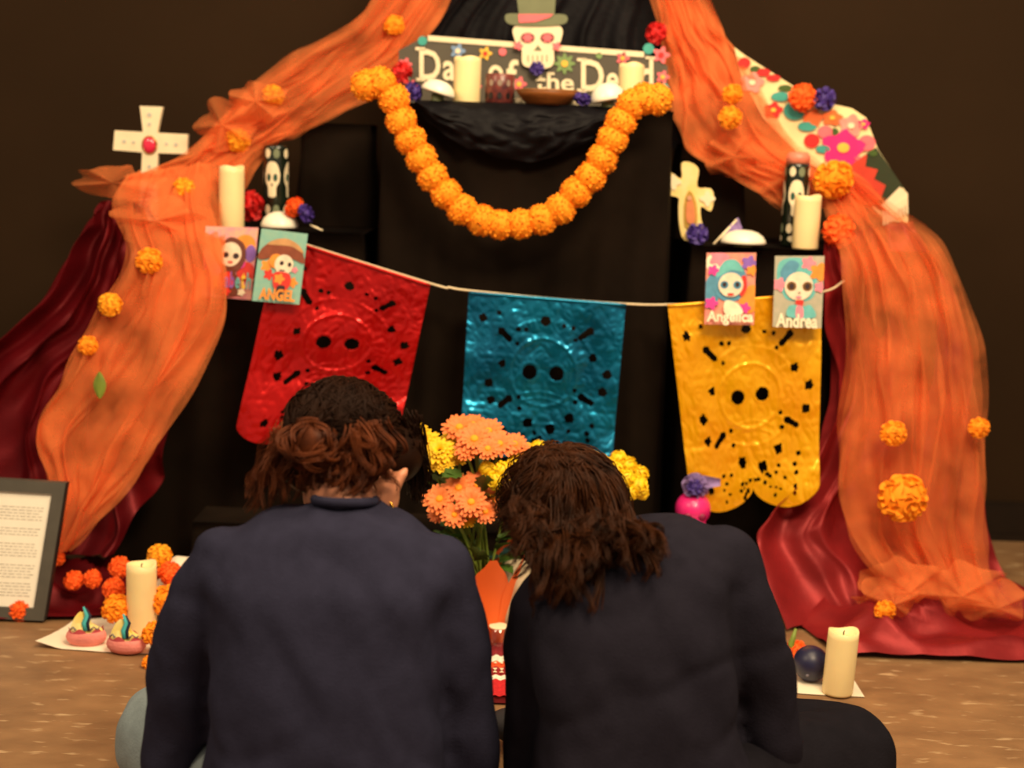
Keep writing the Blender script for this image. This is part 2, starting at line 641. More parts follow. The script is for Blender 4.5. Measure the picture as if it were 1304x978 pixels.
# frilled gathers
for k, (u, v, ru, rv) in enumerate(((150, 232, 55, 20), (288, 160, 40, 34), (205, 280, 55, 30), (330, 130, 40, 26))):
    mb = MB()
    c = P(u, v, 3.42 if v > 200 else 3.6)

    def fr(s, t_, c=c, ru=ru, rv=rv, k=k):
        a = 2 * PI * s
        r = 0.01 + 0.99 * t_
        wob = 1 + 0.35 * nz(math.cos(a) * 2 + k, math.sin(a) * 2, 3) * t_
        return c + Vector((ru * sc(3.4) * r * math.cos(a) * wob, -0.05 * (1 - t_) + 0.035 * math.sin(5 * a + k) * t_, rv * sc(3.4) * r * math.sin(a) * wob))
    mb.grid(fr, 48, 10)
    mb.build('gathered_frill', TULLE, tT)

tU = thing('orange_tulle_fall', 'sheer orange tulle hanging over the red satin and bunching on the floor', 'tulle', (1.0, 3.3, 0))
for k in range(3):
    mb = MB()
    drape(mb, pl([(760, -190, 3.84), (834, 5, 3.74), (848, 75, 3.70), (862, 130, 3.67), (884, 192, 3.64), (955, 232, 3.63), (1000, 268, 3.62)]),
          pl([(840, -190, 3.84), (900, 0, 3.74), (932, 62, 3.70), (968, 125, 3.67), (1025, 195, 3.63), (1075, 230, 3.60), (1120, 262, 3.56)]),
          60, 80, (1.3, 2.0, 2.8)[k], 0.032, 0.4 + k * 0.43, wander=1.2, rough=0.014, jit=0.12)
    mb.build('upper_swag', TULLE, tU)
for k in range(3):
    mb = MB()
    drape(mb, pl([(1046, 212, 3.60), (1054, 262, 3.54), (1076, 318, 3.38), (1088, 400, 3.34), (1086, 500, 3.30), (1074, 600, 3.27), (1085, 685, 3.24), (1120, 735, 3.20), (1100, 765, 3.17)]),
          pl([(1070, 212, 3.60), (1140, 265, 3.54), (1195, 312, 3.45), (1228, 400, 3.40), (1248, 490, 3.37), (1259, 570, 3.36), (1250, 650, 3.34), (1262, 730, 3.32), (1295, 782, 3.24)]),
          80, 100, (2.2, 3.1, 4.3)[k], 0.036, 0.17 + k * 0.41, wander=0.9, rough=0.012, jit=0.10)
    mb.build('falling_panel', TULLE2, tU)
for k, (u, v, ru, rv, Y) in enumerate(((1150, 745, 60, 34, 3.18), (1215, 750, 62, 36, 3.2), (1260, 765, 50, 26, 3.2), (1130, 760, 40, 26, 3.15), (1000, 225, 45, 30, 3.64), (930, 200, 40, 30, 3.64))):
    mb = MB()
    c = P(u, v, Y)

    def fr(s, t_, c=c, ru=ru, rv=rv, k=k):
        a = 2 * PI * s
        r = 0.01 + 0.99 * t_
        wob = 1 + 0.4 * nz(math.cos(a) * 2 + k, math.sin(a) * 2, 8) * t_
        return c + Vector((ru * sc(3.2) * r * math.cos(a) * wob, -0.06 * (1 - t_) + 0.03 * math.sin(5 * a + k) * t_, rv * sc(3.2) * r * math.sin(a) * wob))
    mb.grid(fr, 48, 10)
    mb.build('gathered_frill', TULLE, tU)


# ------------------------------------------------------------------ flowers: shared meshes
def pom_mesh(name, n, petal, seed, mat, flat=1.0, core=0.8):
    rnd = random.Random(seed)
    mb = MB()
    mb.ball((0, 0, 0), (core, core, core * flat), 14, 9)
    for i in range(n):
        z = 1 - 2 * (i + 0.5) / n
        a = i * 2.39996 + rnd.uniform(-.2, .2)
        r = math.sqrt(1 - z * z)
        d = Vector((r * math.cos(a), r * math.sin(a), z))
        tt = d.cross(Vector((rnd.uniform(-1, 1), rnd.uniform(-1, 1), rnd.uniform(-1, 1)))).normalized()
        b = d.cross(tt)
        L = rnd.uniform(0.95, 1.06)
        wd = petal * rnd.uniform(0.8, 1.2)
        base = d * (core * 0.9)
        tip = d * L + b * rnd.uniform(-.12, .12)
        mid = d * (L * 0.93) + b * 0.06
        vs = [base - tt * wd * 0.4, base + tt * wd * 0.4, mid + tt * wd, tip + tt * wd * 0.35, tip - tt * wd * 0.35, mid - tt * wd]
        vs = [Vector((q.x, q.y, q.z * flat)) for q in vs]
        mb.add(vs, [(0, 1, 2, 5), (5, 2, 3, 4)])
    me = bpy.data.meshes.new(name)
    me.from_pydata(mb.v, [], mb.f)
    me.materials.append(mat)
    me.polygons.foreach_set('use_smooth', [True] * len(me.polygons))
    return me


POM = [pom_mesh('pompom_mesh', 300, 0.10, i, m_mari, core=0.95) for i in range(3)]
MAR_O = pom_mesh('marigold_mesh', 130, 0.19, 11, m_mari, 0.75, 0.86)
MAR_D = pom_mesh('marigold_deep_mesh', 130, 0.19, 12, m_mari2, 0.75, 0.86)
MAR_Y = pom_mesh('marigold_yellow_mesh', 130, 0.19, 13, m_mari3, 0.75, 0.86)
PUR = pom_mesh('purple_flower_mesh', 60, 0.26, 14, m_purple, 0.7, 0.6)
LIL = pom_mesh('lilac_flower_mesh', 60, 0.28, 15, m_lilac, 0.7, 0.6)
REDF = pom_mesh('red_flower_mesh', 60, 0.26, 16, m_red, 0.7, 0.6)
m_yel = M('yellow_petals', (248, 205, 20), 0.6, var=0.15, vscale=60)
YELB = pom_mesh('yellow_rosette_mesh', 46, 0.34, 17, m_yel, 0.9, 0.84)


def put(name, me, c, r, rot=None, parent=None, label=None, cat=None, group=None):
    o = bpy.data.objects.new(name, me)
    C.objects.link(o)
    o.location = c
    o.scale = (r, r, r)
    o.rotation_euler = rot if rot else (random.uniform(0, 6), random.uniform(0, 6), random.uniform(0, 6))
    if parent:
        attach(o, parent)
    if label:
        tag(o, label, cat, group)
    return o


# garland
gp = [(108, 322), (160, 312), (212, 375), (240, 455), (275, 527), (315, 597), (358, 668), (410, 732), (468, 790), (545, 832), (613, 848),
      (690, 846), (770, 828), (840, 788), (900, 725), (955, 668), (998, 600), (1037, 525), (1068, 460), (1112, 392), (1158, 372), (1205, 375)]
gpts = []
for i, (a, b) in enumerate(gp):
    u, v = 430 + a / 2.964, b / 2.964
    Y = 3.335
    gpts.append(P(u, v, Y))
t = thing('marigold_garland', 'orange pompom marigold garland looped in front of the black stand', 'garland', gpts[10])
MB().tube(gpts, 0.002, 5).build('garland_string', m_string, t)
for i, c in enumerate(gpts):
    o = put('pompom', POM[i % 3], c, 0.0375 if i not in (10, 11) else 0.036, None, t)

# flowers fixed to the tulle and the runner
tul = 'marigold caught in the orange tulle beside the white cross'
tul2 = 'marigold caught in the orange tulle over the red satin'
for (u, v, Y, r, me, lab, grp) in (
        (348, 122, 3.64, 14, MAR_Y, 'topmost yellow-orange marigold on the tulle sweeping towards the white cross', 'marigolds on the tulle swag'),
        (303, 179, 3.60, 16, MAR_Y, 'yellow-orange marigold on the tulle right above the tall ivory candle', 'marigolds on the tulle swag'),
        (235, 241, 3.50, 15, MAR_Y, 'yellow-orange marigold on the tulle between the white cross and the ivory candle', 'marigolds on the tulle swag'),
        (190, 332, 3.30, 17, MAR_O, 'orange marigold in the middle of the tulle below the white cross', 'marigolds on the tulle swag'),
        (140, 388, 3.28, 16, MAR_Y, 'yellow-orange marigold at the tulle edge against the burgundy satin', 'marigolds on the tulle swag'),
        (112, 440, 3.27, 13, MAR_O, 'small orange marigold on the tulle just above the green leaf', 'marigolds on the tulle swag'),
        (502, 32, 3.71, 13, MAR_O, 'orange marigold in the tulle just above the sign corner', None),
        (933, 120, 3.60, 13, MAR_O, 'smaller, upper of two orange marigolds in the tulle above the yellow cross', 'marigolds in the upper tulle'),
        (930, 150, 3.58, 15, MAR_O, 'larger, lower of two orange marigolds in the tulle above the yellow cross', 'marigolds in the upper tulle'),
        (1062, 228, 3.53, 25, MAR_O, 'large orange marigold at the edge of the embroidered runner above the ivory candle', None),
        (1068, 294, 3.44, 22, MAR_D, 'deep orange marigold beside the ivory candle on the table', None),
        (1138, 552, 3.24, 17, MAR_O, 'round orange pompom on the tulle above the loose-petalled bloom', None),
        (1247, 545, 3.31, 14, MAR_O, 'round orange pompom at the outer edge of the tulle against the wall', None),
        (1150, 634, 3.19, 32, MAR_O, 'large loose-petalled orange marigold on the tulle', None),
        (1127, 778, 3.08, 15, MAR_O, 'orange marigold at the hem of the tulle on the floor', None),
        (1022, 124, 3.63, 18, MAR_D, 'deep orange flower on top of the embroidered runner', None),
        (1050, 126, 3.63, 15, PUR, 'purple flower on top of the embroidered runner', None),
        (836, 42, 3.66, 14, REDF, 'red flower beside the tulle at the corner of the sign', 'red flowers at the sign'),
        (512, 92, 3.60, 14, REDF, 'red flower tucked behind the garland at the corner of the sign', None),
        (318, 262, 3.56, 20, REDF, 'dark red flower between the ivory candle and the skull candle', None)):
    put('marigold' if me in (MAR_O, MAR_Y, MAR_D) else 'paper_flower', me, P(u, v, Y), r * sc(Y), (R_(90 + random.uniform(-20, 20)), random.uniform(-.3, .3), random.uniform(-.3, .3)), None, lab, 'flower', grp)
mb = MB()
c = P(127, 490, 3.225)
mb.grid(lambda s, q: c + Vector(((s - .5) * 0.03 * math.sin(PI * (0.08 + q * 0.88)), -0.006 * math.cos((s - .5) * 3), (q - .5) * 0.062)), 6, 10)
tag(mb.build('leaf', m_green2), 'yellow-green leaf caught in the orange tulle', 'leaf')

# ------------------------------------------------------------------ sign
SY = 3.64
t = thing('day_of_the_dead_sign', 'dark lettered sign with cream border and skull in top hat', 'sign', (0.05, SY, TOPZ))
brd = [P(508, 64, SY), P(542, 46, SY), P(822, 68, SY), P(850, 84, SY), P(850, 152, SY), P(506, 134, SY)]
brd[-1].z = brd[-2].z = TOPZ + 0.002
MB().prism(brd, (0, 0.012, 0)).build('board', m_slate, t, False)
e = 0.003
MB().prism([P(545, 45, SY - e), P(820, 66, SY - e), P(820, 73, SY - e), P(545, 52, SY - e)], (0, 0.003, 0)).build('border', m_cream, t, False)


def disc(mb, u, v, r, Y, mi=0, n=14, ry=None, lobes=0, ph=0.0, th=0.002):
    pts = []
    for i in range(n):
        a = 2 * PI * i / n
        k = 1 + (0.28 * math.cos(lobes * a + ph) if lobes else 0)
        pts.append(P(u + r * k * math.cos(a), v + (ry or r) * k * math.sin(a), Y))
    mb.prism(pts, (0, th, 0), mi)


m_sage = M('sage_felt', (112, 118, 88), 0.7, var=0.08)
m_blu = M('blue_print', (120, 150, 190), 0.5, var=0.1)
m_yp = M('yellow_print', (240, 190, 70), 0.5, var=0.1)
m_gp = M('green_print', (120, 150, 90), 0.5, var=0.1)
for (u, v, r, mt, lob, cen) in ((583, 65, 8, m_blu, 5, m_cream), (618, 68, 7, m_yp, 5, m_red), (640, 66, 5, m_pink, 0, None), (719, 81, 11, m_gp, 8, m_yp),
                                (661, 107, 8, m_pink, 5, m_yp), (516, 82, 7, m_pink, 5, m_yp), (517, 98, 6, m_teal, 0, None), (524, 110, 7, m_pink, 5, m_red),
                                (842, 70, 9, m_pink, 5, m_red), (844, 98, 7, m_pink, 5, m_yp), (793, 74, 7, m_pink, 5, m_yp), (763, 71, 4, m_gp, 0, None),
                                (538, 52, 6, m_teal, 0, None), (826, 62, 7, m_teal, 0, None), (606, 110, 6, m_pink, 5, m_yp), (846, 112, 6, m_teal, 0, None)):
    mb = MB()
    disc(mb, u, v, r, SY - e, 0, 40 if lob else 16, None, lob)
    o = mb.build('painted_flower', mt, t, False)
    if cen:
        mb = MB()
        disc(mb, u, v, r * .4, SY - 2 * e, 0)
        mb.build('flower_centre', cen, o, False)


def sign_text(txt, u0, u1, vt, vb, slope=0.075, bold=0.02):
    me = text_mesh(txt, lambda a, b: P(u0 + (u1 - u0) * a, vb + (vt - vb) * b + slope * (u1 - u0) * a, SY - 0.004), bold=bold)
    new_obj('lettering', me, m_cream, t, False)


sign_text('D', 534, 561, 62, 101)
sign_text('a', 564, 580, 77, 102)
sign_text('y', 584, 604, 78, 114)
sign_text('o', 622, 641, 82, 106)
sign_text('f', 645, 660, 75, 113)
sign_text('the', 682, 731, 92, 115, 0.03)
sign_text('D', 740, 769, 75, 115)
sign_text('e', 772, 788, 92, 117)
sign_text('a', 792, 810, 92, 118)
sign_text('d', 814, 832, 73, 116)
for (u0, u1, v0, v1) in ((529, 541, 60, 64), (530, 541, 99, 103), (735, 747, 74, 78), (735, 747, 113, 117), (822, 834, 72, 75), (678, 690, 113, 116), (698, 706, 92, 95)):
    MB().prism([P(u0, v0, SY - .004), P(u1, v0 + .4, SY - .004), P(u1, v1 + .4, SY - .004), P(u0, v1, SY - .004)], (0, 0.001, 0)).build('serif', m_cream, t, False)

# skull plaque on the sign
KY = SY - 0.014
sk = MB()


def upoly(mb, pts, Y, th=0.006, mi=0):
    mb.prism([P(a, b, Y) for a, b in pts], (0, th, 0), mi)


def smooth_poly(pts, n=5):
    q = [Vector((a, b, 0)) for a, b in pts]
    q2 = []
    N = len(q)
    for i in range(N):
        p0, p1, p2, p3 = q[i - 1], q[i], q[(i + 1) % N], q[(i + 2) % N]
        for k in range(n):
            f = k / n
            r = 0.5 * ((2 * p1) + (p2 - p0) * f + (2 * p0 - 5 * p1 + 4 * p2 - p3) * f * f + (3 * p1 - p0 - 3 * p2 + p3) * f ** 3)
            q2.append((r.x, r.y))
    return q2


upoly(sk, smooth_poly([(655, 34), (684, 29), (714, 34), (714, 52), (706, 62), (705, 80), (696, 87), (674, 86), (665, 80), (664, 62), (656, 52)]), KY, 0.012)
skull = sk.build('skull', m_cream, t, False)
for u, v, r, mt in ((672, 48, 9, m_dark), (697, 48, 9, m_dark)):
    mb = MB()
    disc(mb, u, v, r, KY - .002, 0, 18, r * .72)
    s_ = mb.build('eye_socket', M('mauve_print', (120, 60, 60), .5), skull, False)
for u, v in ((672, 48), (697, 48)):
    mb = MB()
    disc(mb, u, v, 5.5, KY - .004, 0, 24, None, 6)
    mb.build('eye_flower', m_pink, skull, False)
mb = MB()
upoly(mb, [(685, 57), (690, 64), (680, 64)], KY - .002, .002)
mb.build('nose', m_sage, skull, False)
mb = MB()
for u in (672, 678, 684, 690, 696):
    upoly(mb, [(u, 70), (u + 1, 70), (u + 1, 78), (u, 78)], KY - .002, .002)
mb.build('teeth_lines', m_sage, skull, False)
for u, v in ((660, 58), (709, 59)):
    mb = MB()
    disc(mb, u, v, 5, KY - .003, 0, 24, None, 5)
    mb.build('cheek_flower', m_pink, skull, False)
mb = MB()
upoly(mb, smooth_poly([(643, 22), (650, 17), (684, 19), (716, 18), (723, 24), (716, 31), (684, 33), (650, 31)]), KY - .004, .008)
mb.build('hat_brim', m_sage, t, False)
mb = MB()
upoly(mb, [(657, -12), (708, -10), (706, 22), (661, 21)], KY - .003, .010)
mb.build('hat_crown', m_sage, t, False)
mb = MB()
upoly(mb, [(660, 18), (705, 18), (700, 22), (682, 28), (661, 29)], KY - .006, .004)
mb.build('hat_band', m_pink, t, False)
put('bow_flower', PUR, P(684, 87, KY - .004), 9 * sc(SY), (R_(90), 0, 0), t)

# ------------------------------------------------------------------ candles


def candle(u, Y, z, r, h, label, tilt=0.0, base=None, flame=False):
    b = Vector((X(u, Y, z), Y, z)) if base is None else Vector(base)
    tt = thing('pillar_candle', label, 'candle', b, 'ivory pillar candles')
    mb = MB()
    n = 28
    vs, fs = [], []
    prof = [(r * .97, 0), (r, .004), (r, h * .5), (r, h * .9), (r * .985, h), (r * .9, h + .001), (r * .82, h - .006), (r * .3, h - .012), (0.001, h - .012)]
    for j, (rad, zz) in enumerate(prof):
        for i in range(n):
            a = 2 * PI * i / n
            dz = (0.0028 * math.sin(2 * a + u) + 0.0015 * math.sin(3 * a)) if j in (4, 5) else 0
            vs.append(b + Vector((rad * math.cos(a) + tilt * zz, rad * math.sin(a), zz + dz)))
    for j in range(len(prof) - 1):
        for i in range(n):
            k = (i + 1) % n
            fs.append((j * n + i, j * n + k, (j + 1) * n + k, (j + 1) * n + i))
    fs.append(tuple(range(n - 1, -1, -1)))
    mb.add(vs, fs).build('wax_body', m_wax, tt)
    MB().tube([b + Vector((tilt * h, 0, h - .013)), b + Vector((tilt * h, 0, h - .002)), b + Vector((tilt * h + .002, 0, h + .001))], .0015, 6).build('wick', m_dark, tt)
    return tt


candle(594, 3.50, TOPZ + .004, .033, .108, 'ivory pillar candle on the top shelf beside the dark purple cup')
candle(802, 3.53, TOPZ + .004, .031, .108, 'ivory pillar candle on the top shelf in front of the last word')
candle(295, 3.49, TZ + .002, .0305, .150, 'tall ivory pillar candle on the table above the two glossy cards')
candle(1025, 3.475, TZ + .002, .032, .128, 'ivory pillar candle on the table in front of the skull-print candle')
bL = G(181, 812)
candle(0, 0, 0, .0325, .165, 'tall ivory pillar candle on the floor behind the baby shoes', base=(bL.x, bL.y, .004))
bR = G(1066, 884)
candle(1, 0, 0, .0315, .133, 'ivory pillar candle on the white mat beside the dark blue ball', 0.03, base=(bR.x, bR.y - .0, .004))

m_glassdark = M('dark_green_glass', (26, 34, 24), 0.15, var=0.2, coat=0.5)


def prayer_candle(u, Y, label, top):
    z = TZ + .002
    h, r = .205, .031
    b = Vector((X(u, Y, z), Y, z))
    tt = thing('skull_print_candle', label, 'candle', b, 'tall glass candles')
    MB().lathe(b, [(r * .9, 0), (r, .006), (r, h * .96), (r * .97, h), (r * .9, h), (r * .88, h - .03)], 28).build('glass_jar', m_glassdark, tt)

    def cyl(a, zz, k=1.012):
        return b + Vector((r * k * math.sin(a), -r * k * math.cos(a), zz))

    def patch(poly, mt, nm, par, k=1.012):
        mb = MB()
        c = (sum(p[0] for p in poly) / len(poly), sum(p[1] for p in poly) / len(poly))
        n = len(poly)
        vs = [cyl(c[0], c[1], k)] + [cyl(c[0] + (p[0] - c[0]) * .5, c[1] + (p[1] - c[1]) * .5, k) for p in poly] + [cyl(p[0], p[1], k) for p in poly]
        fs = [(0, 1 + i, 1 + (i + 1) % n) for i in range(n)] + [(1 + i, 1 + n + i, 1 + n + (i + 1) % n, 1 + (i + 1) % n) for i in range(n)]
        return mb.add(vs, fs).build(nm, mt, par)

    def ell(a, zz, ra, rz, n=16):
        return [(a + ra * math.cos(2 * PI * i / n), zz + rz * math.sin(2 * PI * i / n)) for i in range(n)]
    for a0 in (-0.15, 1.5, -1.75):
        sk_ = patch(smooth_poly([(a0 - .62, .138), (a0 - .3, .162), (a0 + .3, .162), (a0 + .62, .138), (a0 + .58, .115), (a0 + .34, .1), (a0 + .3, .078), (a0 - .3, .078), (a0 - .34, .1), (a0 - .58, .115)], 3), m_cream, 'printed_skull', tt)
        for da in (-.27, .27):
            patch(ell(a0 + da, .125, .17, .010), M('teal_dark', (30, 80, 66), .4), 'printed_eye', sk_, 1.03)
        patch(ell(a0, .107, .07, .004), m_dark, 'printed_nose', sk_, 1.03)
        for zz in (.045, .185):
            for da in (-.4, .35):
                patch(ell(a0 + da, zz, .26, .012), m_cream if da < 0 else M('grey_green_print', (120, 130, 100), .5), 'printed_flower', tt)
        patch(ell(a0, .02, .5, .008), m_cream, 'printed_scroll', tt)
    MB().lathe(b + Vector((0, 0, h - .002)), [(r * .95, 0), (r * .95, .02), (r * .7, .03), (r * .2, .031)] if top else [(r * .87, -.03), (r * .87, -.02), (.002, -.02)], 24).build('cap' if top else 'wax', M('pink_cap', (225, 130, 105), .4) if top else m_wax, tt)


prayer_candle(351, 3.61, 'dark glass skull-print candle on the table behind the orange and purple flowers', False)
prayer_candle(1009, 3.56, 'dark glass skull-print candle with pink top behind an ivory candle', True)

# ------------------------------------------------------------------ cups, plate, domes on the shelves
z = TOPZ + .004
b = Vector((X(636, 3.50, z), 3.50, z))
t = thing('patterned_cup', 'dark purple patterned cup on the top shelf beside the wooden bowl', 'cup', b)
m_plum = M('plum_glaze', (70, 34, 40), .3, rgb2=(130, 60, 50), vscale=70)
MB().lathe(b, [(.03, 0), (.035, .006), (.036, .04), (.036, .07), (.034, .072), (.031, .07), (.03, .02), (.002, .015)], 26).build('cup_body', m_plum, t)
for a in (-1.2, -.6, 0, .6, 1.2):
    for zz in (.02, .05):
        mb = MB()
        pts = []
        for i in range(10):
            q = 2 * PI * i / 10
            pts.append(b + Vector((.0368 * math.sin(a + .16 * math.cos(q)), -.0368 * math.cos(a + .16 * math.cos(q)), zz + .008 * math.sin(q))))
        mb.add(pts, [tuple(range(10))])
        mb.build('painted_spot', M('cup_grey', (150, 130, 115), .4) if zz > .03 else M('cup_black', (26, 18, 20), .4), t)
b = Vector((X(697, 3.47, z), 3.47, z))
m_bowl = M('brown_wood_bowl', (130, 76, 30), .45, var=.25, vscale=18, stretch=(1, 1, 6))
t = thing('wooden_bowl', 'shallow brown wooden bowl on the top shelf under the skull', 'bowl', b)
MB().lathe(b, [(.045, 0), (.05, .003), (.068, .02), (.0765, .034), (.074, .035), (.06, .018), (.03, .008), (.002, .008)], 32).build('bowl', m_bowl, t)
MB().lathe(b, [(.0745, .0335), (.0772, .034), (.0772, .0365), (.0745, .037)], 32).build('rim', M('bowl_rim', (160, 104, 50), .4), t)
for (u, Y, lab) in ((661, 3.5, 'small pale pebble-like sweet on the top shelf by the cup'), (727, 3.5, 'small pale pebble-like sweet on the top shelf by the purple flower')):
    mb = MB()
    q = Vector((X(u, Y, z), Y, z + .009))
    mb.ball(q, (.014, .012, .009), 12, 8)
    mb.ball(q + Vector((.012, 0, -.002)), (.009, .009, .007), 10, 6)
    tag(mb.build('sweet', m_cream), lab, 'sweet', 'sweets on the top shelf')


def dome(u, Y, zz, r, label, tilt=0.0, flat=.62):
    b = Vector((X(u, Y, zz), Y, zz))
    tt = thing('white_dome_ornament', label, 'ornament', b)
    rot = Matrix.Rotation(tilt, 3, 'Y')
    mb = MB()
    n = 28
    prof = [(.0, 1.0), (.35, .95), (.62, .80), (.85, .52), (.97, .2), (1.0, 0), (.96, -.06), (.6, -.1), (0.01, -.1)]
    vs, fs = [], []
    for pr, pz in prof:
        for i in range(n):
            a = 2 * PI * i / n
            vs.append(b + Vector((0, 0, .010 + abs(math.sin(tilt)) * r * .95)) + rot @ Vector((max(pr, .005) * r * math.cos(a), max(pr, .005) * r * math.sin(a), pz * r * flat)))
    for j in range(len(prof) - 1):
        for i in range(n):
            k = (i + 1) % n
            fs.append((j * n + i, (j + 1) * n + i, (j + 1) * n + k, j * n + k))
    mb.add(vs, fs)
    mb.build('dome', m_white, tt)
    MB().lathe(b, [(r * .42, 0), (r * .4, .003), (r * .36, .006), (r * .34, .012 + abs(math.sin(tilt)) * r * .6)], 18).build('foot', M('foot_green', (110, 120, 80), .5), tt)
    return tt


dome(557, 3.45, TOPZ + .004, .042, 'tilted white dome ornament on the top shelf beside an ivory candle', R_(16), .72)
dome(774, 3.44, TOPZ + .004, .042, 'white dome ornament on the top shelf beside the garland end', R_(-12), .95)
dome(356, 3.47, TZ + .002, .046, 'white dome ornament on the table above the glossy cards', 0, .8)
dome(946, 3.47, TZ + .002, .056, 'white dome ornament on the table by a purple feather', 0, .56)
for (u, v, Y, r, me, lab) in ((527, 117, 3.46, 13, PUR, 'purple flower on the top shelf beside the garland'),
                              (742, 126, 3.44, 12, PUR, 'purple flower on the top shelf beside the white dome'),
                              (375, 264, 3.45, 14, MAR_D, 'orange flower on the table behind the white dome'),
                              (390, 272, 3.44, 13, PUR, 'purple flower on the table beside the orange flower')):
    put('paper_flower', me, P(u, v, Y), r * sc(Y), None, None, lab, 'flower')
mb = MB()
q0, q1 = P(395, 282, 3.44), P(411, 288, 3.43)
q0.z = q1.z = TZ + .008
q0.z += .012
mb.tube([q0, q0.lerp(q1, .5), q1], [.002, .003, .002], 6)
tag(mb.build('flower_stem', m_cream), 'short pale stem lying by the purple flower on the table', 'stem')
mb = MB()
a, b2 = P(909, 308, 3.47), P(938, 280, 3.5)
a.z = TZ + .006
mb.tube([a, a.lerp(b2, .6), b2], .003, 6)
t = thing('purple_feather', 'purple feather on a thin pale stick behind the white dome', 'feather', a)
mb.build('stick', m_cream, t)
mb = MB()
mb.grid(lambda s, q: a.lerp(b2, .45 + .65 * q) + Vector((.028 * (s - .15) * math.sin(PI * (.1 + .8 * q)), .004 * math.sin(9 * q), -.02 * s)), 8, 10)
mb.build('vane', m_lilac, t)

# ------------------------------------------------------------------ crosses
Y = 3.63
pts = [(178, 135), (207, 136), (200, 169), (239, 171), (238, 196), (201, 195), (199, 238), (203, 282), (176, 281), (179, 236), (181, 194), (144, 191), (146, 166), (182, 168)]
t = thing('white_cross', 'white flared cross with a red jewel rising behind the orange tulle', 'cross', P(190, 280, Y))
MB().prism([P(a, b, Y) for a, b in pts], (0, .016, 0)).build('cross_body', m_cream, t, False)
for (a, b, r) in ((190, 146, 3), (190, 158, 2.4), (158, 180, 2.4), (170, 181, 2), (212, 183, 2), (224, 184, 2.4), (190, 212, 2.4), (190, 226, 2)):
    mb = MB()
    disc(mb, a, b, r, Y - .002, 0, 10)
    mb.build('engraved_dot', M('grey_blue_mark', (190, 190, 180), .4), t, False)
mb = MB()
mb.ball(P(190, 185, Y), (.017, .009, .021), 18, 12)
j = mb.build('jewel', M('red_jewel', (215, 40, 75), .15, coat=.6), t)
mb = MB()
c = P(190, 185, Y - .004)
mb.tube([c + Vector((.0185 * math.cos(a), .003, .0225 * math.sin(a))) for a in [2 * PI * i / 20 for i in range(21)]], .002, 6)
mb.build('jewel_rim', M('rim_gold', (190, 150, 90), .3, .8), t)

Y = 3.52
t = thing('yellow_cross', 'small yellow and cream cross with a robed figure and purple flower', 'cross', P(885, 305, Y))
m_yc = M('pale_yellow_paint', (246, 212, 120), .5, rgb2=(248, 224, 160), vscale=30)
pts = smooth_poly([(868, 208), (880, 207), (890, 216), (888, 238), (905, 240), (909, 252), (905, 269), (893, 263), (893, 280), (898, 305), (872, 306), (865, 285), (864, 262), (864, 252), (851, 247), (848, 232), (853, 219), (868, 228)], 3)
MB().prism([P(a, b, Y) for a, b in pts], (0, .014, 0)).build('cross_body', m_yc, t, False)
mb = MB()
upoly(mb, smooth_poly([(878, 243), (886, 256), (888, 280), (884, 290), (874, 290), (871, 280), (872, 256)]), Y - .003, .003)
f = mb.build('halo', M('halo_gold', (190, 150, 60), .4), t, False)
mb = MB()
upoly(mb, smooth_poly([(879, 250), (884, 262), (885, 282), (875, 283), (874, 262)]), Y - .006, .003)
mb.build('robe', M('robe_rose', (215, 130, 80), .6), f, False)
mb = MB()
disc(mb, 878, 252, 3.2, Y - .008, 0, 12)
mb.build('face', M('figure_skin', (215, 160, 120), .6), f, False)
for u, v in ((858, 232), (901, 253)):
    mb = MB()
    disc(mb, u, v, 8, Y - .003, 0, 30, None, 4)
    mb.build('painted_flower', m_cream, t, False)
put('base_flower', PUR, P(888, 298, Y - .015), 14 * sc(Y), (R_(80), 0, 0), t)

# ------------------------------------------------------------------ glossy cards
GL = dict(rough=0.12, coat=0.8)


def K(name, rgb, **k):
    q = dict(rough=.22, coat=.5, var=.12, vscale=60)
    q.update(k)
    return M('card_' + name, rgb, **q)


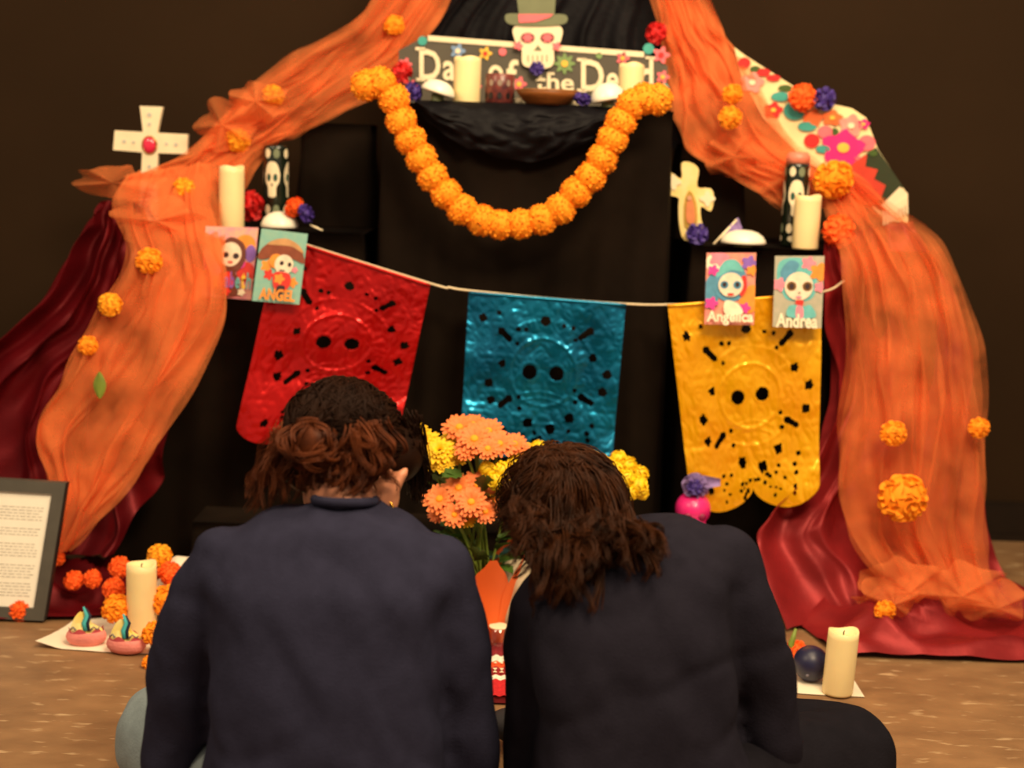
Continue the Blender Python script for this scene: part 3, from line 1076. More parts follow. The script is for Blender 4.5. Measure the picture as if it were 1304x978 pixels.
def card(label, c4, Y, bg, shapes, name, text, tmat, tbox, lean=0.02, tb=0.02):
    pts = [P(u, v, Y + (lean if i < 2 else 0)) for i, (u, v) in enumerate(c4)]     # TL TR BR BL

    def mp(a, b, k=0.0):
        p = pts[0].lerp(pts[1], a).lerp(pts[3].lerp(pts[2], a), b)
        return p + Vector((0, -k, 0))
    tt = thing('portrait_card', label, 'card', mp(.5, 1))
    MB().prism([mp(0, 0), mp(1, 0), mp(1, 1), mp(0, 1)], (0, .003, 0)).build('card', bg, tt, False)
    for i, (nm, mt, kind, args) in enumerate(shapes):
        k = .0006 + .0005 * i
        mb = MB()
        if kind == 'e':
            cx, cy, rx, ry = args
            poly = [(cx + rx * math.cos(2 * PI * j / 22), cy + ry * math.sin(2 * PI * j / 22)) for j in range(22)]
        elif kind == 'fl':
            cx, cy, r, lob = args
            poly = []
            for j in range(40):
                a = 2 * PI * j / 40
                rr_ = r * (1 + .22 * math.cos(lob * a))
                poly.append((cx + rr_ * math.cos(a), cy + rr_ * .66 * math.sin(a)))
        else:
            poly = args if kind == 'r' else smooth_poly(args, 4)
        poly = [(min(1, max(0, a)), min(1, max(0, b))) for a, b in poly]
        mb.add([mp(a, b, k) for a, b in poly], [tuple(range(len(poly)))])
        mb.build(nm, mt, tt, False)
    k = .0008 + .0005 * len(shapes)
    if text:
        a0, a1, b0, b1 = tbox
        seq = tmat if isinstance(tmat, list) else [tmat]
        if len(seq) == 1:
            new_obj('lettering', text_mesh(text, lambda x, y: mp(a0 + (a1 - a0) * x, b1 + (b0 - b1) * y, k), bold=tb), seq[0], tt, False)
        else:
            wl = (a1 - a0) / len(text)
            for i, ch in enumerate(text):
                hh = 1.0 if ch in 'Elbth' else .68
                l0 = a0 + wl * i
                ww = wl * (.35 if ch == 'l' else .82)
                new_obj('lettering', text_mesh(ch, lambda x, y: mp(l0 + ww * x, b1 + (b0 - b1) * y * hh, k), bold=tb), seq[i % len(seq)], tt, False)
    return tt


c_skin = K('pale_face', (240, 222, 196))
c_hair = K('brown_hair', (110, 60, 46))
c_pink = K('pink', (240, 140, 160))
c_red = K('red', (220, 60, 50))
c_or = K('orange', (246, 150, 60))
c_purp = K('violet', (140, 100, 190))
c_teal = K('teal', (110, 190, 190))
c_blue = K('blue', (90, 150, 180))
c_cream = K('cream', (248, 236, 206))
c_dk = K('dark', (60, 44, 46))
c_grey = K('greyish', (170, 160, 140))
c_mag = K('magenta', (230, 70, 160))
c_yel = K('yellow', (246, 200, 60))
c_brn = K('sombrero', (140, 74, 50))
c_grn = K('green', (130, 190, 120))
c_white = K('gloss_white', (255, 250, 235))

card('glossy pink card of a big-eyed girl with a name in rainbow letters', [(262, 288), (329, 290), (320, 382), (256, 377)], 3.375,
     K('pinkbg', (236, 150, 170), rgb2=(244, 186, 150)), [
         ('print_shape', c_or, 'e', (.78, .24, .2, .14)), ('print_shape', c_red, 'e', (.84, .62, .18, .14)), ('print_shape', c_purp, 'e', (.9, .36, .1, .12)),
         ('print_shape', c_pink, 'e', (.22, .55, .2, .14)), ('print_shape', c_red, 'e', (.2, .24, .2, .08)), ('print_shape', c_mag, 'e', (.7, .5, .12, .08)),
         ('print_hair', c_hair, 's', [(.12, .22), (.3, .24), (.5, .14), (.75, .22), (.82, .42), (.7, .6), (.45, .64), (.28, .5), (.16, .36)]),
         ('print_face', c_skin, 'e', (.52, .38, .21, .17)), ('print_eye', c_dk, 'e', (.43, .39, .06, .04)), ('print_eye', c_dk, 'e', (.63, .4, .06, .04)),
         ('print_mouth', c_red, 'e', (.53, .49, .05, .015)), ('print_dress', c_hair, 's', [(.4, .6), (.6, .6), (.75, .78), (.7, .95), (.3, .95), (.3, .78)]),
         ('print_dress', c_red, 's', [(.44, .64), (.56, .64), (.64, .82), (.36, .82)]), ('print_flower', c_red, 'fl', (.5, .9, .08, 5)), ('print_flower', c_cream, 'fl', (.8, .9, .07, 5))],
     'card', 'Elizabeth', [c_yel, c_or, c_yel, c_red, c_purp, c_purp, c_teal, c_yel, c_teal], (.02, .99, .62, .85))
card('glossy teal card of a child in a brown sombrero with orange capitals', [(333, 291), (392, 298), (381, 388), (321, 383)], 3.298,
     K('tealbg', (130, 185, 175), rgb2=(150, 190, 170)), [
         ('print_flower', c_or, 'fl', (.22, .5, .12, 5)), ('print_flower', c_red, 'fl', (.28, .62, .1, 5)), ('print_flower', c_or, 'fl', (.8, .7, .1, 5)), ('print_flower', c_pink, 'fl', (.82, .52, .06, 5)),
         ('print_hat', c_brn, 's', [(.0, .38), (.1, .24), (.34, .14), (.6, .12), (.86, .2), (1.0, .36), (.98, .42), (.7, .36), (.4, .36), (.1, .42)]),
         ('print_hat', K('sombrero_light', (200, 150, 100)), 's', [(.16, .2), (.36, .12), (.6, .10), (.84, .17), (.97, .28), (.7, .2), (.4, .2)]),
         ('print_hair', c_or, 'e', (.4, .42, .14, .1)), ('print_face', c_skin, 'e', (.58, .46, .2, .14)), ('print_eye', c_dk, 'e', (.53, .44, .045, .032)), ('print_eye', c_dk, 'e', (.7, .45, .04, .03)),
         ('print_mouth', c_dk, 'e', (.56, .54, .07, .008)), ('print_suit', c_red, 's', [(.4, .58), (.72, .58), (.76, .74), (.6, .84), (.42, .78)]),
         ('print_flower', c_or, 'fl', (.52, .66, .1, 5)), ('print_suit', c_dk, 's', [(.5, .76), (.66, .76), (.6, .88), (.5, .86)])],
     'card', 'ANGEL', c_or, (.14, .9, .80, .965), tb=.035)
card('glossy card of a blue-haired big-eyed girl with cream script, hung by the white dome', [(900, 322), (963, 322), (960, 414), (897, 413)], 3.30,
     K('mixbg', (226, 130, 130), rgb2=(236, 160, 130)), [
         ('print_shape', c_cream, 'e', (.2, .14, .22, .14)), ('print_shape', c_pink, 'fl', (.25, .06, .18, 5)), ('print_shape', c_blue, 's', [(0, .4), (.2, .3), (.25, .7), (.0, .75)]), ('print_shape', c_or, 's', [(.7, .55), (1, .45), (1, .8), (.75, .8)]),
         ('print_hair', c_blue, 's', [(.14, .45), (.22, .25), (.5, .12), (.75, .22), (.84, .45), (.72, .62), (.5, .68), (.26, .62)]), ('print_hair', c_teal, 's', [(.2, .34), (.35, .12), (.6, .1), (.75, .26), (.5, .24)]),
         ('print_flower', c_purp, 'fl', (.86, .14, .14, 5)), ('print_flower', c_or, 'fl', (.92, .24, .1, 5)), ('print_flower', c_mag, 'fl', (.14, .24, .1, 5)), ('print_flower', c_mag, 'fl', (.12, .7, .12, 5)), ('print_flower', c_mag, 'fl', (.8, .76, .1, 5)), ('print_hair', c_red, 's', [(.7, .35), (.8, .32), (.82, .5), (.7, .6)]),
         ('print_face', c_skin, 'e', (.5, .44, .25, .17)), ('print_eye', c_blue, 'e', (.37, .44, .085, .055)), ('print_eye', c_blue, 'e', (.63, .44, .085, .055)), ('print_eye', c_dk, 'e', (.37, .435, .045, .035)), ('print_eye', c_dk, 'e', (.63, .435, .045, .035)),
         ('print_mouth', c_red, 'e', (.5, .57, .07, .018)), ('print_collar', c_cream, 's', [(.4, .66), (.65, .7), (.75, .84), (.4, .84)])],
     'card', 'Angelica', c_cream, (.03, .97, .80, 1.0), tb=.03)
card('glossy card of a brown-eyed girl with flowers in teal hair, hung below the ivory candle', [(987, 326), (1050, 326), (1046, 418), (984, 416)], 3.30,
     K('greybg', (190, 180, 160), rgb2=(170, 170, 150)), [
         ('print_hair', c_teal, 's', [(.05, .3), (.1, .08), (.4, .02), (.7, .08), (.85, .3), (.85, .5), (.7, .62), (.3, .62), (.16, .5)]), ('print_hair', c_blue, 's', [(.12, .22), (.3, .06), (.5, .12), (.35, .28), (.2, .36)]),
         ('print_flower', c_pink, 'fl', (.68, .1, .13, 5)), ('print_flower', c_or, 'fl', (.9, .22, .17, 5)), ('print_flower', c_pink, 'fl', (.1, .4, .13, 5)), ('print_flower', c_pink, 'fl', (.92, .43, .1, 5)),
         ('print_face', c_skin, 'e', (.5, .42, .29, .2)), ('print_eye', K('brown_eye', (120, 84, 40)), 'e', (.35, .42, .1, .065)), ('print_eye', K('brown_eye', (120, 84, 40)), 'e', (.67, .42, .1, .065)),
         ('print_eye', c_dk, 'e', (.35, .42, .05, .04)), ('print_eye', c_dk, 'e', (.67, .42, .05, .04)), ('print_nose', c_dk, 'e', (.51, .51, .02, .012)), ('print_mouth', c_pink, 'e', (.5, .57, .06, .018)),
         ('print_collar', c_red, 's', [(.44, .62), (.6, .62), (.56, .72), (.48, .72)]), ('print_dress', c_teal, 's', [(.3, .7), (.46, .68), (.6, .7), (.75, .68), (.85, .85), (.3, .85)]), ('print_dress', c_pink, 's', [(.46, .7), (.58, .7), (.6, .85), (.46, .85)])],
     'card', 'Andrea', c_cream, (.05, .9, .80, 1.0), tb=.03)

# ------------------------------------------------------------------ papel picado
mb = MB()
spts = [P(343, 297, 3.36), P(356, 301, 3.355), P(548, 361, 3.345), P(572, 366, 3.345), P(597, 370, 3.345), P(700, 380, 3.343), P(797, 387, 3.345), P(850, 388, 3.345), P(950, 384, 3.345), P(1046, 372, 3.355), P(1075, 358, 3.40)]
cr = [cat_rom(spts, i / 60) for i in range(61)]
mb.tube(cr, .0028, 6)
tag(mb.build('banner_string', m_string), 'thin cream string the three foil banners hang from', 'string')


def foil(name, rgb, rgb2, metal=0.6):
    return M(name, rgb, 0.3, metal, rgb2=rgb2, vscale=7, bump=.3, bscale=14, coat=.2)


def flag(label, c4, mat, seed, lobes):
    TL, TR, BR, BL = [P(u, v, Y) for u, v, Y in c4]
    W, H = (TR - TL).length, (BL - TL).length
    N, Mv = 150, 175
    rnd = random.Random(seed)
    holes = []

    def circ(x, y, r):
        holes.append(('c', x, y, r))

    def bone(x, y, a, L=.035, r=.014):
        dx, dy = math.cos(a) * L, math.sin(a) * L
        holes.append(('l', x - dx, y - dy, x + dx, y + dy, .017))
        circ(x - dx, y - dy, .019)
        circ(x + dx * .9, y + dy * .9, .012)
    circ(.42, .46, .036)
    circ(.595, .455, .036)
    bone(.25, .245, .7)
    bone(.76, .20, 2.5)
    bone(.27, .66, -.7 + PI)
    bone(.8, .60, .4)
    circ(.5, .14, .024)
    for (x, y, r) in ((.1, .15, .02), (.2, .11, .012), (.33, .2, .013), (.38, .2, .012), (.62, .16, .011), (.68, .17, .012), (.7, .24, .011), (.33, .29, .011), (.24, .42, .018), (.16, .55, .022),
                      (.18, .655, .02), (.82, .34, .020), (.92, .43, .022), (.9, .54, .022), (.36, .62, .012), (.37, .69, .012), (.72, .55, .012), (.73, .62, .013), (.7, .72, .024), (.43, .775, .024), (.58, .8, .025),
                      (.28, .83, .012), (.3, .87, .011), (.17, .89, .018), (.7, .80, .012), (.85, .75, .013), (.82, .8, .014), (.83, .84, .013), (.52, .86, .011), (.46, .91, .013)):
        circ(x, y, r * .95)
        if r > .017:
            for k in range(4):
                a = k * PI / 2 + rnd.random()
                circ(x + r * .9 * math.cos(a), y + r * .9 * math.sin(a), r * .42)
    for i in range(26):
        circ(rnd.uniform(.25, .85), rnd.uniform(.83, .97), rnd.uniform(.007, .012))

    asp = H / W

    def inside_hole(x, y):
        for h in holes:
            if h[0] == 'c':
                dx, dy = x - h[1], (y - h[2]) * asp
                if dx * dx + dy * dy < h[3] * h[3] * 1.75:
                    return True
            else:
                ax, ay, bx, by, r = h[1:]
                ay, by, yy = ay * asp, by * asp, y * asp
                vx, vy = bx - ax, by - ay
                k = max(0, min(1, ((x - ax) * vx + (yy - ay) * vy) / (vx * vx + vy * vy)))
                dx, dy = x - ax - vx * k, yy - ay - vy * k
                if dx * dx + dy * dy < r * r * 1.3:
                    return True
        return False

    def bottom(x):
        # scalloped lower edge
        if lobes == 2:
            e = abs(math.sin(PI * 2 * x)) ** .6
            return .90 + .10 * e
        e = abs(math.sin(PI * lobes * x)) ** .6
        return .90 + .10 * e

    def relief(x, y):
        dx, dy = x - .507, (y - .46) * asp
        r = math.hypot(dx, dy)
        h = 0.0
        for r0, s in ((.215, .0022), (.33, .001)):
            h += s * math.exp(-((r - r0) / .012) ** 2)
        for k in (-1, 1):
            rr_ = math.hypot(x - .507 - k * .087, (y - .457) * asp)
            h += .0012 * math.exp(-((rr_ - .055) / .01) ** 2)
        if abs(x - .507) < .14:
            for yy in (.58, .62):
                h += .0012 * math.exp(-((y - yy - 1.2 * (x - .507) ** 2) / .007) ** 2)
        h += .010 * nz(x * 4 + seed, y * 4, 1) + .004 * abs(nz(x * 11 + seed, y * 9, 5)) + .0025 * abs(nz(x * 24, y * 22 + seed, 5))
        return h
    vs, idx, fs = [], {}, []

    def vert(i, j):
        if (i, j) not in idx:
            x, y = i / N, j / Mv
            yb = y * bottom(x)
            p = TL.lerp(TR, x).lerp(BL.lerp(BR, x), yb)
            p = p + Vector((0, -relief(x, yb) - .016 * math.sin(PI * x * 1.3 + seed) * y - (.03 * max(0, y - .85) * 4 * (x - .3)), 0))
            idx[(i, j)] = len(vs)
            vs.append(p)
        return idx[(i, j)]
    for j in range(Mv):
        for i in range(N):
            x, y = (i + .5) / N, (j + .5) / Mv
            yb = y * bottom(x)
            if inside_hole(x, yb):
                continue
            fs.append((vert(i, j), vert(i + 1, j), vert(i + 1, j + 1), vert(i, j + 1)))
    tt = thing('foil_banner', label, 'banner', TL.lerp(TR, .5), 'cut foil banners on the string')
    MB().add(vs, fs).build('foil_sheet', mat, tt)
    mb = MB()
    mb.tube([TL.lerp(TR, k / 20) + Vector((0, -.003 + .016 * 0, -.001)) for k in range(21)], .0042, 6)
    mb.build('folded_hem', mat, tt)


flag('red foil papel picado banner with a punched skull', [(356, 302, 3.352), (548, 363, 3.342), (508, 548, 3.315), (296, 568, 3.315)],
     foil('red_foil', (176, 8, 10), (212, 16, 13)), 1, 2)
flag('blue foil papel picado banner with a punched skull', [(597, 372, 3.342), (797, 388, 3.342), (778, 598, 3.315), (586, 575, 3.315)],
     foil('blue_foil', (4, 92, 134), (14, 130, 172), 0.75), 2.3, 2)
flag('yellow foil papel picado banner with a punched skull', [(850, 389, 3.342), (1047, 373, 3.35), (1040, 640, 3.31), (882, 658, 3.31)],
     foil('gold_foil', (246, 164, 2), (254, 186, 8), 0.4), 3.1, 2)

# ------------------------------------------------------------------ embroidered runner
RY = 3.64
t = thing('embroidered_runner', 'floral embroidered runner with zigzag green end and white fringe over the tulle', 'textile', P(1120, 280, RY))


def rp(u, v, k=0.0):
    return P(u, v, RY + .06 - (u - 920) / 240 * .10 - k)


def rpoly(pts, mt, nm, k, par=None, th=.002):
    return MB().prism([rp(a, b, k) for a, b in pts], (0, th, 0)).build(nm, mt, par or t, False)


rpoly([(935, 60), (948, 70), (995, 100), (1040, 128), (1085, 138), (1103, 150), (1118, 190), (1156, 248), (1156, 283), (1130, 282), (1085, 240), (1025, 205), (972, 150), (945, 100)],
      M('cream_linen', (244, 226, 170), .8, var=.06, bump=.1, bscale=200), 'cloth', 0)
rpoly([(1078, 212), (1116, 188), (1150, 238), (1122, 268), (1095, 246)], m_dgreen, 'green_band', .004)
rpoly([(1078, 214), (1104, 196), (1102, 212), (1118, 216), (1113, 228), (1128, 236), (1122, 252), (1112, 262), (1095, 250)], M('red_felt', (205, 62, 40), .8), 'red_zigzag', .007)
rpoly([(1122, 262), (1146, 238), (1156, 246), (1156, 260), (1136, 272)], m_cream, 'white_border', .008)
for i in range(8):
    u0 = 1124 + i * 4.2
    v0 = 270 - i * 2.6
    rpoly([(u0, v0), (u0 + 2.6, v0 - 2), (u0 + 3.2, v0 + 17 + i * .6), (u0 + .6, v0 + 18)], m_cream, 'fringe', .010)
for (nm, u, v, r, ry, mt, lob, cen) in (('leaf_motif', 1012, 141, 14, 12, m_teal, 0, None), ('leaf_motif', 994, 123, 12, 6, m_teal, 0, None), ('leaf_motif', 1028, 161, 12, 6, m_teal, 0, None),
                                        ('flower_motif', 1074, 188, 26, 21, m_hotpink, 5, m_yp), ('flower_motif', 1104, 182, 11, 10, m_pink, 0, None), ('flower_motif', 1084, 160, 15, 13, M('rose_print', (232, 150, 140), .6), 5, m_cream),
                                        ('flower_motif', 1034, 179, 10, 9, m_red, 0, None), ('flower_motif', 1051, 168, 10, 8, m_pink, 0, None), ('leaf_motif', 1063, 168, 5, 5, m_green, 0, None), ('flower_motif', 958, 105, 14, 12, M('rose_print', (232, 150, 140), .6), 5, m_cream),
                                        ('flower_motif', 948, 80, 8, 7, m_red, 0, None), ('flower_motif', 985, 140, 11, 9, m_red, 5, m_yp), ('leaf_motif', 962, 88, 7, 4, m_green, 0, None), ('flower_motif', 985, 99, 9, 4, m_red, 0, None), ('leaf_motif', 1048, 190, 9, 5, m_teal, 0, None), ('flower_motif', 1093, 205, 8, 6, m_pink, 0, None), ('flower_motif', 1100, 158, 7, 6, m_hotpink, 5, m_yp), ('leaf_motif', 1112, 195, 5, 4, m_green, 0, None), ('leaf_motif', 1000, 112, 9, 4, m_green, 0, None), ('flower_motif', 972, 92, 9, 5, m_red, 0, None), ('flower_motif', 1035, 150, 13, 10, M('orange_print', (240, 110, 45), .6), 5, None), ('flower_motif', 1060, 150, 12, 9, M('orange_print', (240, 110, 45), .6), 5, m_yp)):
    n = 36 if lob else 18
    pts = []
    for i in range(n):
        a = 2 * PI * i / n
        k = 1 + (.16 * math.cos(lob * a + .6) if lob else 0)
        pts.append((u + r * k * math.cos(a), v + ry * k * math.sin(a)))
    o = rpoly(pts, mt, nm, .006)
    if cen:
        rpoly([(u + r * .3 * math.cos(2 * PI * i / 12), v + ry * .3 * math.sin(2 * PI * i / 12)) for i in range(12)], cen, 'motif_centre', .009, o)

# ------------------------------------------------------------------ white mat with offerings
fl, fr_ = G(45, 826), G(1101, 889)
mb = MB()


def mat_fn(s, q):
    f = Vector((fl.x, fl.y, 0)).lerp(Vector((fr_.x, fr_.y, 0)), s)
    bk = Vector((fl.x + .03, 3.10, 0)).lerp(Vector((fr_.x - .0, 2.99, 0)), s)
    p = f.lerp(bk, q)
    p.z = .0025 + .004 * max(0, nz(s * 14, q * 3, 2))
    p.y += .012 * nz(s * 9, 2, 2) * (1 - q)
    if s < .03:
        p.z += (.03 - s) * .5 * max(0, 1 - q * 2)
    return p


mb.grid(mat_fn, 120, 14)
tag(mb.build('white_mat', m_paper), 'long white paper mat on the floor in front of the altar', 'mat')

mb = MB()
c = P(250, 735, 3.2)
mb.ball((c.x + .02, 3.085, .075), (.10, .075, .085), 24, 14)
tmpv = []
for v in mb.v:
    v = Vector(v)
    v += Vector((nz(v.x * 14, v.y * 14, v.z * 14), nz(v.x * 14, v.y * 14, 5 + v.z * 14), nz(v.x * 14, 3, v.z * 14))) * .022
    v.z = max(v.z, .006)
    tmpv.append(tuple(v))
mb.v = tmpv
tag(mb.build('white_cloth_bundle', m_paper), 'crumpled white cloth bundle behind the tall floor candle', 'cloth')

# marigolds on the floor
for i, (u, v, Y, r, me, lab) in enumerate((
        (203, 708, 3.06, 17, MAR_Y, 'yellow marigold on top of the white cloth bundle'), (217, 730, 3.02, 17, MAR_D, 'orange marigold resting on the front of the white cloth bundle'),
        (152, 722, 3.12, 15, MAR_D, 'orange marigold on the burgundy satin behind the floor candle'), (94, 739, 3.12, 14, MAR_D, 'orange marigold on the burgundy satin next to the framed page edge'),
        (118, 737, 3.10, 13, MAR_D, 'small orange marigold on the satin between another marigold and the floor candle'), (145, 750, 3.03, 16, MAR_D, 'deep orange marigold in the pile behind the baby shoes'),
        (148, 775, 2.97, 20, MAR_O, 'large orange marigold in the pile behind the baby shoes'), (214, 765, 2.98, 22, MAR_O, 'large orange marigold right behind the tall floor candle'),
        (196, 806, 2.87, 17, MAR_O, 'orange marigold on the mat in front of the tall floor candle'), (230, 790, 2.94, 22, MAR_D, 'large deep orange marigold on the mat beside the tall floor candle'),
        (190, 852, 2.80, 10, MAR_O, 'small orange marigold on the bare floor in front of the mat'), (26, 778, 3.06, 15, MAR_D, 'orange marigold at the foot of the framed page'),
        (72, 710, 3.2, 12, MAR_D, 'small orange marigold on the satin behind the framed page'), (1014, 832, 2.96, 18, MAR_D, 'orange marigold beside the dark blue ball'))):
    c = P(u, v, Y)
    rr_ = r * sc(Y)
    c.z = max(c.z, rr_ * .75)
    put('marigold', me, c, rr_, (R_(60 + random.uniform(-20, 20)), random.uniform(-.3, .3), random.uniform(-.3, .3)), None, lab, 'flower', 'marigolds laid around the offerings')
mb = MB()
c = P(1006, 806, 2.96)
mb.tube([(c.x, c.y, .004), (c.x + .004, c.y, c.z * .6), (c.x + .012, c.y, c.z + .01)], [.006, .008, .003], 8)
tag(mb.build('corn_stalk', m_green2), 'small yellow-green stalk standing beside the orange marigold', 'stalk')

# dark blue ball
c = G(1031, 868)
mb = MB().ball((c.x, c.y, .0405), .038, 32, 20)
t = thing('blue_ball', 'dark navy blue ball on the white mat beside the ivory candle', 'ball', (c.x, c.y, .003))
mb.build('ball', M('navy_rubber', (30, 30, 62), .4, var=.15), t)
mb = MB()
mb.ball((c.x - .013, c.y - .0335, .026), (.004, .002, .003), 8, 6)
mb.build('valve', M('valve_grey', (110, 105, 120), .4), t)

# baby shoes
m_sp = M('shoe_pink', (236, 140, 132), .7, var=.1, bump=.2, bscale=150)
m_sy = M('shoe_yellow', (248, 214, 90), .7, rgb2=(250, 236, 170), vscale=25)
m_scream = M('shoe_cream', (248, 236, 210), .7)
m_steal = M('shoe_teal', (70, 180, 185), .6)


def shoe(u, v, label, rz):
    g = G(u, v)
    tt = thing('baby_shoe', label, 'shoe', (g.x, g.y, .004), 'pair of baby shoes')
    rot = Matrix.Rotation(rz, 3, 'Z')
    k = 1.0

    def T(x, y, zz):
        return Vector((g.x, g.y, .005)) + rot @ Vector((x * k, y * k, zz * k))
    mb = MB()

    def body(s, q):
        a = 2 * PI * s
        prof = [(.80, 0), (1.0, .008), (1.05, .016), (1.0, .024), (.88, .030)]
        x_ = q * 4
        i = min(3, int(x_))
        f_ = x_ - i
        r = prof[i][0] * (1 - f_) + prof[i + 1][0] * f_
        zz = prof[i][1] * (1 - f_) + prof[i + 1][1] * f_
        return T(.041 * r * math.cos(a), .024 * r * math.sin(a) * (1 + .15 * math.cos(a)), zz)
    mb.grid(body, 32, 12)
    n = len(mb.v)
    mb.f.append([i for i in range(31, -1, -1)])
    mb.m.append(0)
    mb.build('sole', m_sp, tt)
    mb = MB()

    def up(s, q):
        a = 2 * PI * s
        r = .86 * (1 - q) + .40 * q
        return T(.040 * r * math.cos(a) - .008 * q, .023 * r * math.sin(a), .028 + .020 * q + .004 * math.sin(6 * a) * (1 - q))
    mb.grid(up, 32, 8)
    mb.build('upper', m_sy, tt)
    mb = MB()
    mb.grid(lambda s, q: T(.0405 * .9 * math.cos(2 * PI * s), .0235 * .9 * math.sin(2 * PI * s) * 1.02, .027 + .007 * q + .005 * math.sin(12 * PI * s) * q), 60, 4)
    mb.build('ruffle', M('ruffle_rose', (200, 80, 90), .7), tt)
    mb = MB()

    def tongue(s, q):
        wd = .025 * math.sqrt(max(.02, 1 - q * q)) * (1 - .25 * q)
        return T(-.008 + (s - .5) * 2 * wd, -.006 - .004 * math.cos((s - .5) * PI) + .006 * q, .032 + .040 * q)
    mb.grid(tongue, 8, 10)
    mb.build('tongue', m_sy, tt)
    mb = MB()
    mb.tube([T(.002, -.016, .034), T(-.002, -.013, .050), T(.004, -.009, .066), T(-.004, -.005, .084)], [.005, .0055, .005, .002], 8)
    mb.build('teal_stripe', m_steal, tt)
    mb = MB()
    mb.tube([T(.009, -.017, .034), T(.006, -.014, .050), T(.011, -.010, .066), T(.002, -.006, .082)], [.003, .0035, .003, .001], 8)
    mb.build('navy_stripe', M('shoe_navy', (24, 36, 60), .6), tt)
    mb = MB()
    mb.tube([T(.012, -.019, .036), T(.019, -.018, .043), T(.026, -.014, .036), T(.030, -.012, .040)], .0022, 6)
    mb.tube([T(-.030, -.013, .036), T(-.024, -.017, .042), T(-.018, -.019, .036)], .0022, 6)
    mb.build('lace', M('shoe_lace', (130, 120, 110), .7), tt)


shoe(110, 822, 'pink and yellow baby shoe nearer the framed page', .12)
shoe(161, 832, 'pink and yellow baby shoe nearer the tall floor candle', -.05)

# framed page
bot = G(57, 789)
YB, YT = bot.y - .02, bot.y + .055
c4 = [P(-62, 604, YT), P(85, 613, YT), P(57, 788, YB), P(-88, 782, YB)]
lowest = min(c4[2].z, c4[3].z)


def fmp(a, b, k=0.0):
    p = c4[0].lerp(c4[1], a).lerp(c4[3].lerp(c4[2], a), b)
    return p + Vector((0, -k, -k * .3))


t = thing('framed_page', 'printed white page in a dark grey frame leaning against the burgundy satin', 'picture frame', fmp(.5, 1))
m_fr = M('dark_grey_frame', (78, 74, 66), .45, var=.1)
fw, fh = .105, .085
for q in (((0, 0), (1, 0), (1 - fw, fh), (fw, fh)), ((1, 0), (1, 1), (1 - fw, 1 - fh), (1 - fw, fh)), ((1, 1), (0, 1), (fw, 1 - fh), (1 - fw, 1 - fh)), ((0, 1), (0, 0), (fw, fh), (fw, 1 - fh))):
    MB().prism([fmp(a, b, .008) for a, b in q], (0, .018, 0)).build('frame_rail', m_fr, t, False)
MB().prism([fmp(1.0, 0, .0075), fmp(1.012, .005, .002), fmp(1.012, 1, .002), fmp(1.0, 1, .0075)], (0, .014, 0)).build('frame_edge', m_dark, t, False)
MB().prism([fmp(fw - .01, fh - .01), fmp(1 - fw + .01, fh - .01), fmp(1 - fw + .01, 1 - fh + .01), fmp(fw - .01, 1 - fh + .01)], (0, .003, 0)).build('page', M('page_white', (252, 246, 230), .5, var=.02), t, False)
mb = MB()
rnd = random.Random(4)
for row in range(30):
    yb = .20 + row * .022
    if row in (5, 6, 10, 11, 17, 18, 24):
        continue
    a = .16
    while a < .82:
        wl = rnd.uniform(.02, .06)
        b_ = min(.84, a + wl)
        mb.add([fmp(a, yb, .001), fmp(b_, yb, .001), fmp(b_, yb + .006, .001), fmp(a, yb + .006, .001)], [(0, 1, 2, 3)])
        a = b_ + .012
mb.build('printed_lines', M('ink_grey', (196, 190, 176), .6), t, False)
gm = bpy.data.materials.new('frame_glass')
gm.use_nodes = True
g = gm.node_tree
g.nodes.clear()
go = g.nodes.new('ShaderNodeOutputMaterial')
gt = g.nodes.new('ShaderNodeBsdfTransparent')
gg = g.nodes.new('ShaderNodeBsdfGlossy')
gg.inputs['Roughness'].default_value = .06
gx = g.nodes.new('ShaderNodeMixShader')
gx.inputs[0].default_value = .06
g.links.new(gt.outputs[0], gx.inputs[1])
g.links.new(gg.outputs[0], gx.inputs[2])
g.links.new(gx.outputs[0], go.inputs[0])
MB().add([fmp(fw, fh, .004), fmp(1 - fw, fh, .004), fmp(1 - fw, 1 - fh, .004), fmp(fw, 1 - fh, .004)], [(0, 1, 2, 3)]).build('glass', gm, t, False)

# ------------------------------------------------------------------ potted flowers
m_opet = M('rust_orange_petals', (232, 108, 40), .6, rgb2=(244, 140, 70), vscale=40)
m_disc = M('golden_disc', (240, 160, 20), .7)
m_ypet = M('golden_petals', (250, 196, 14), .6, var=.15, vscale=60)


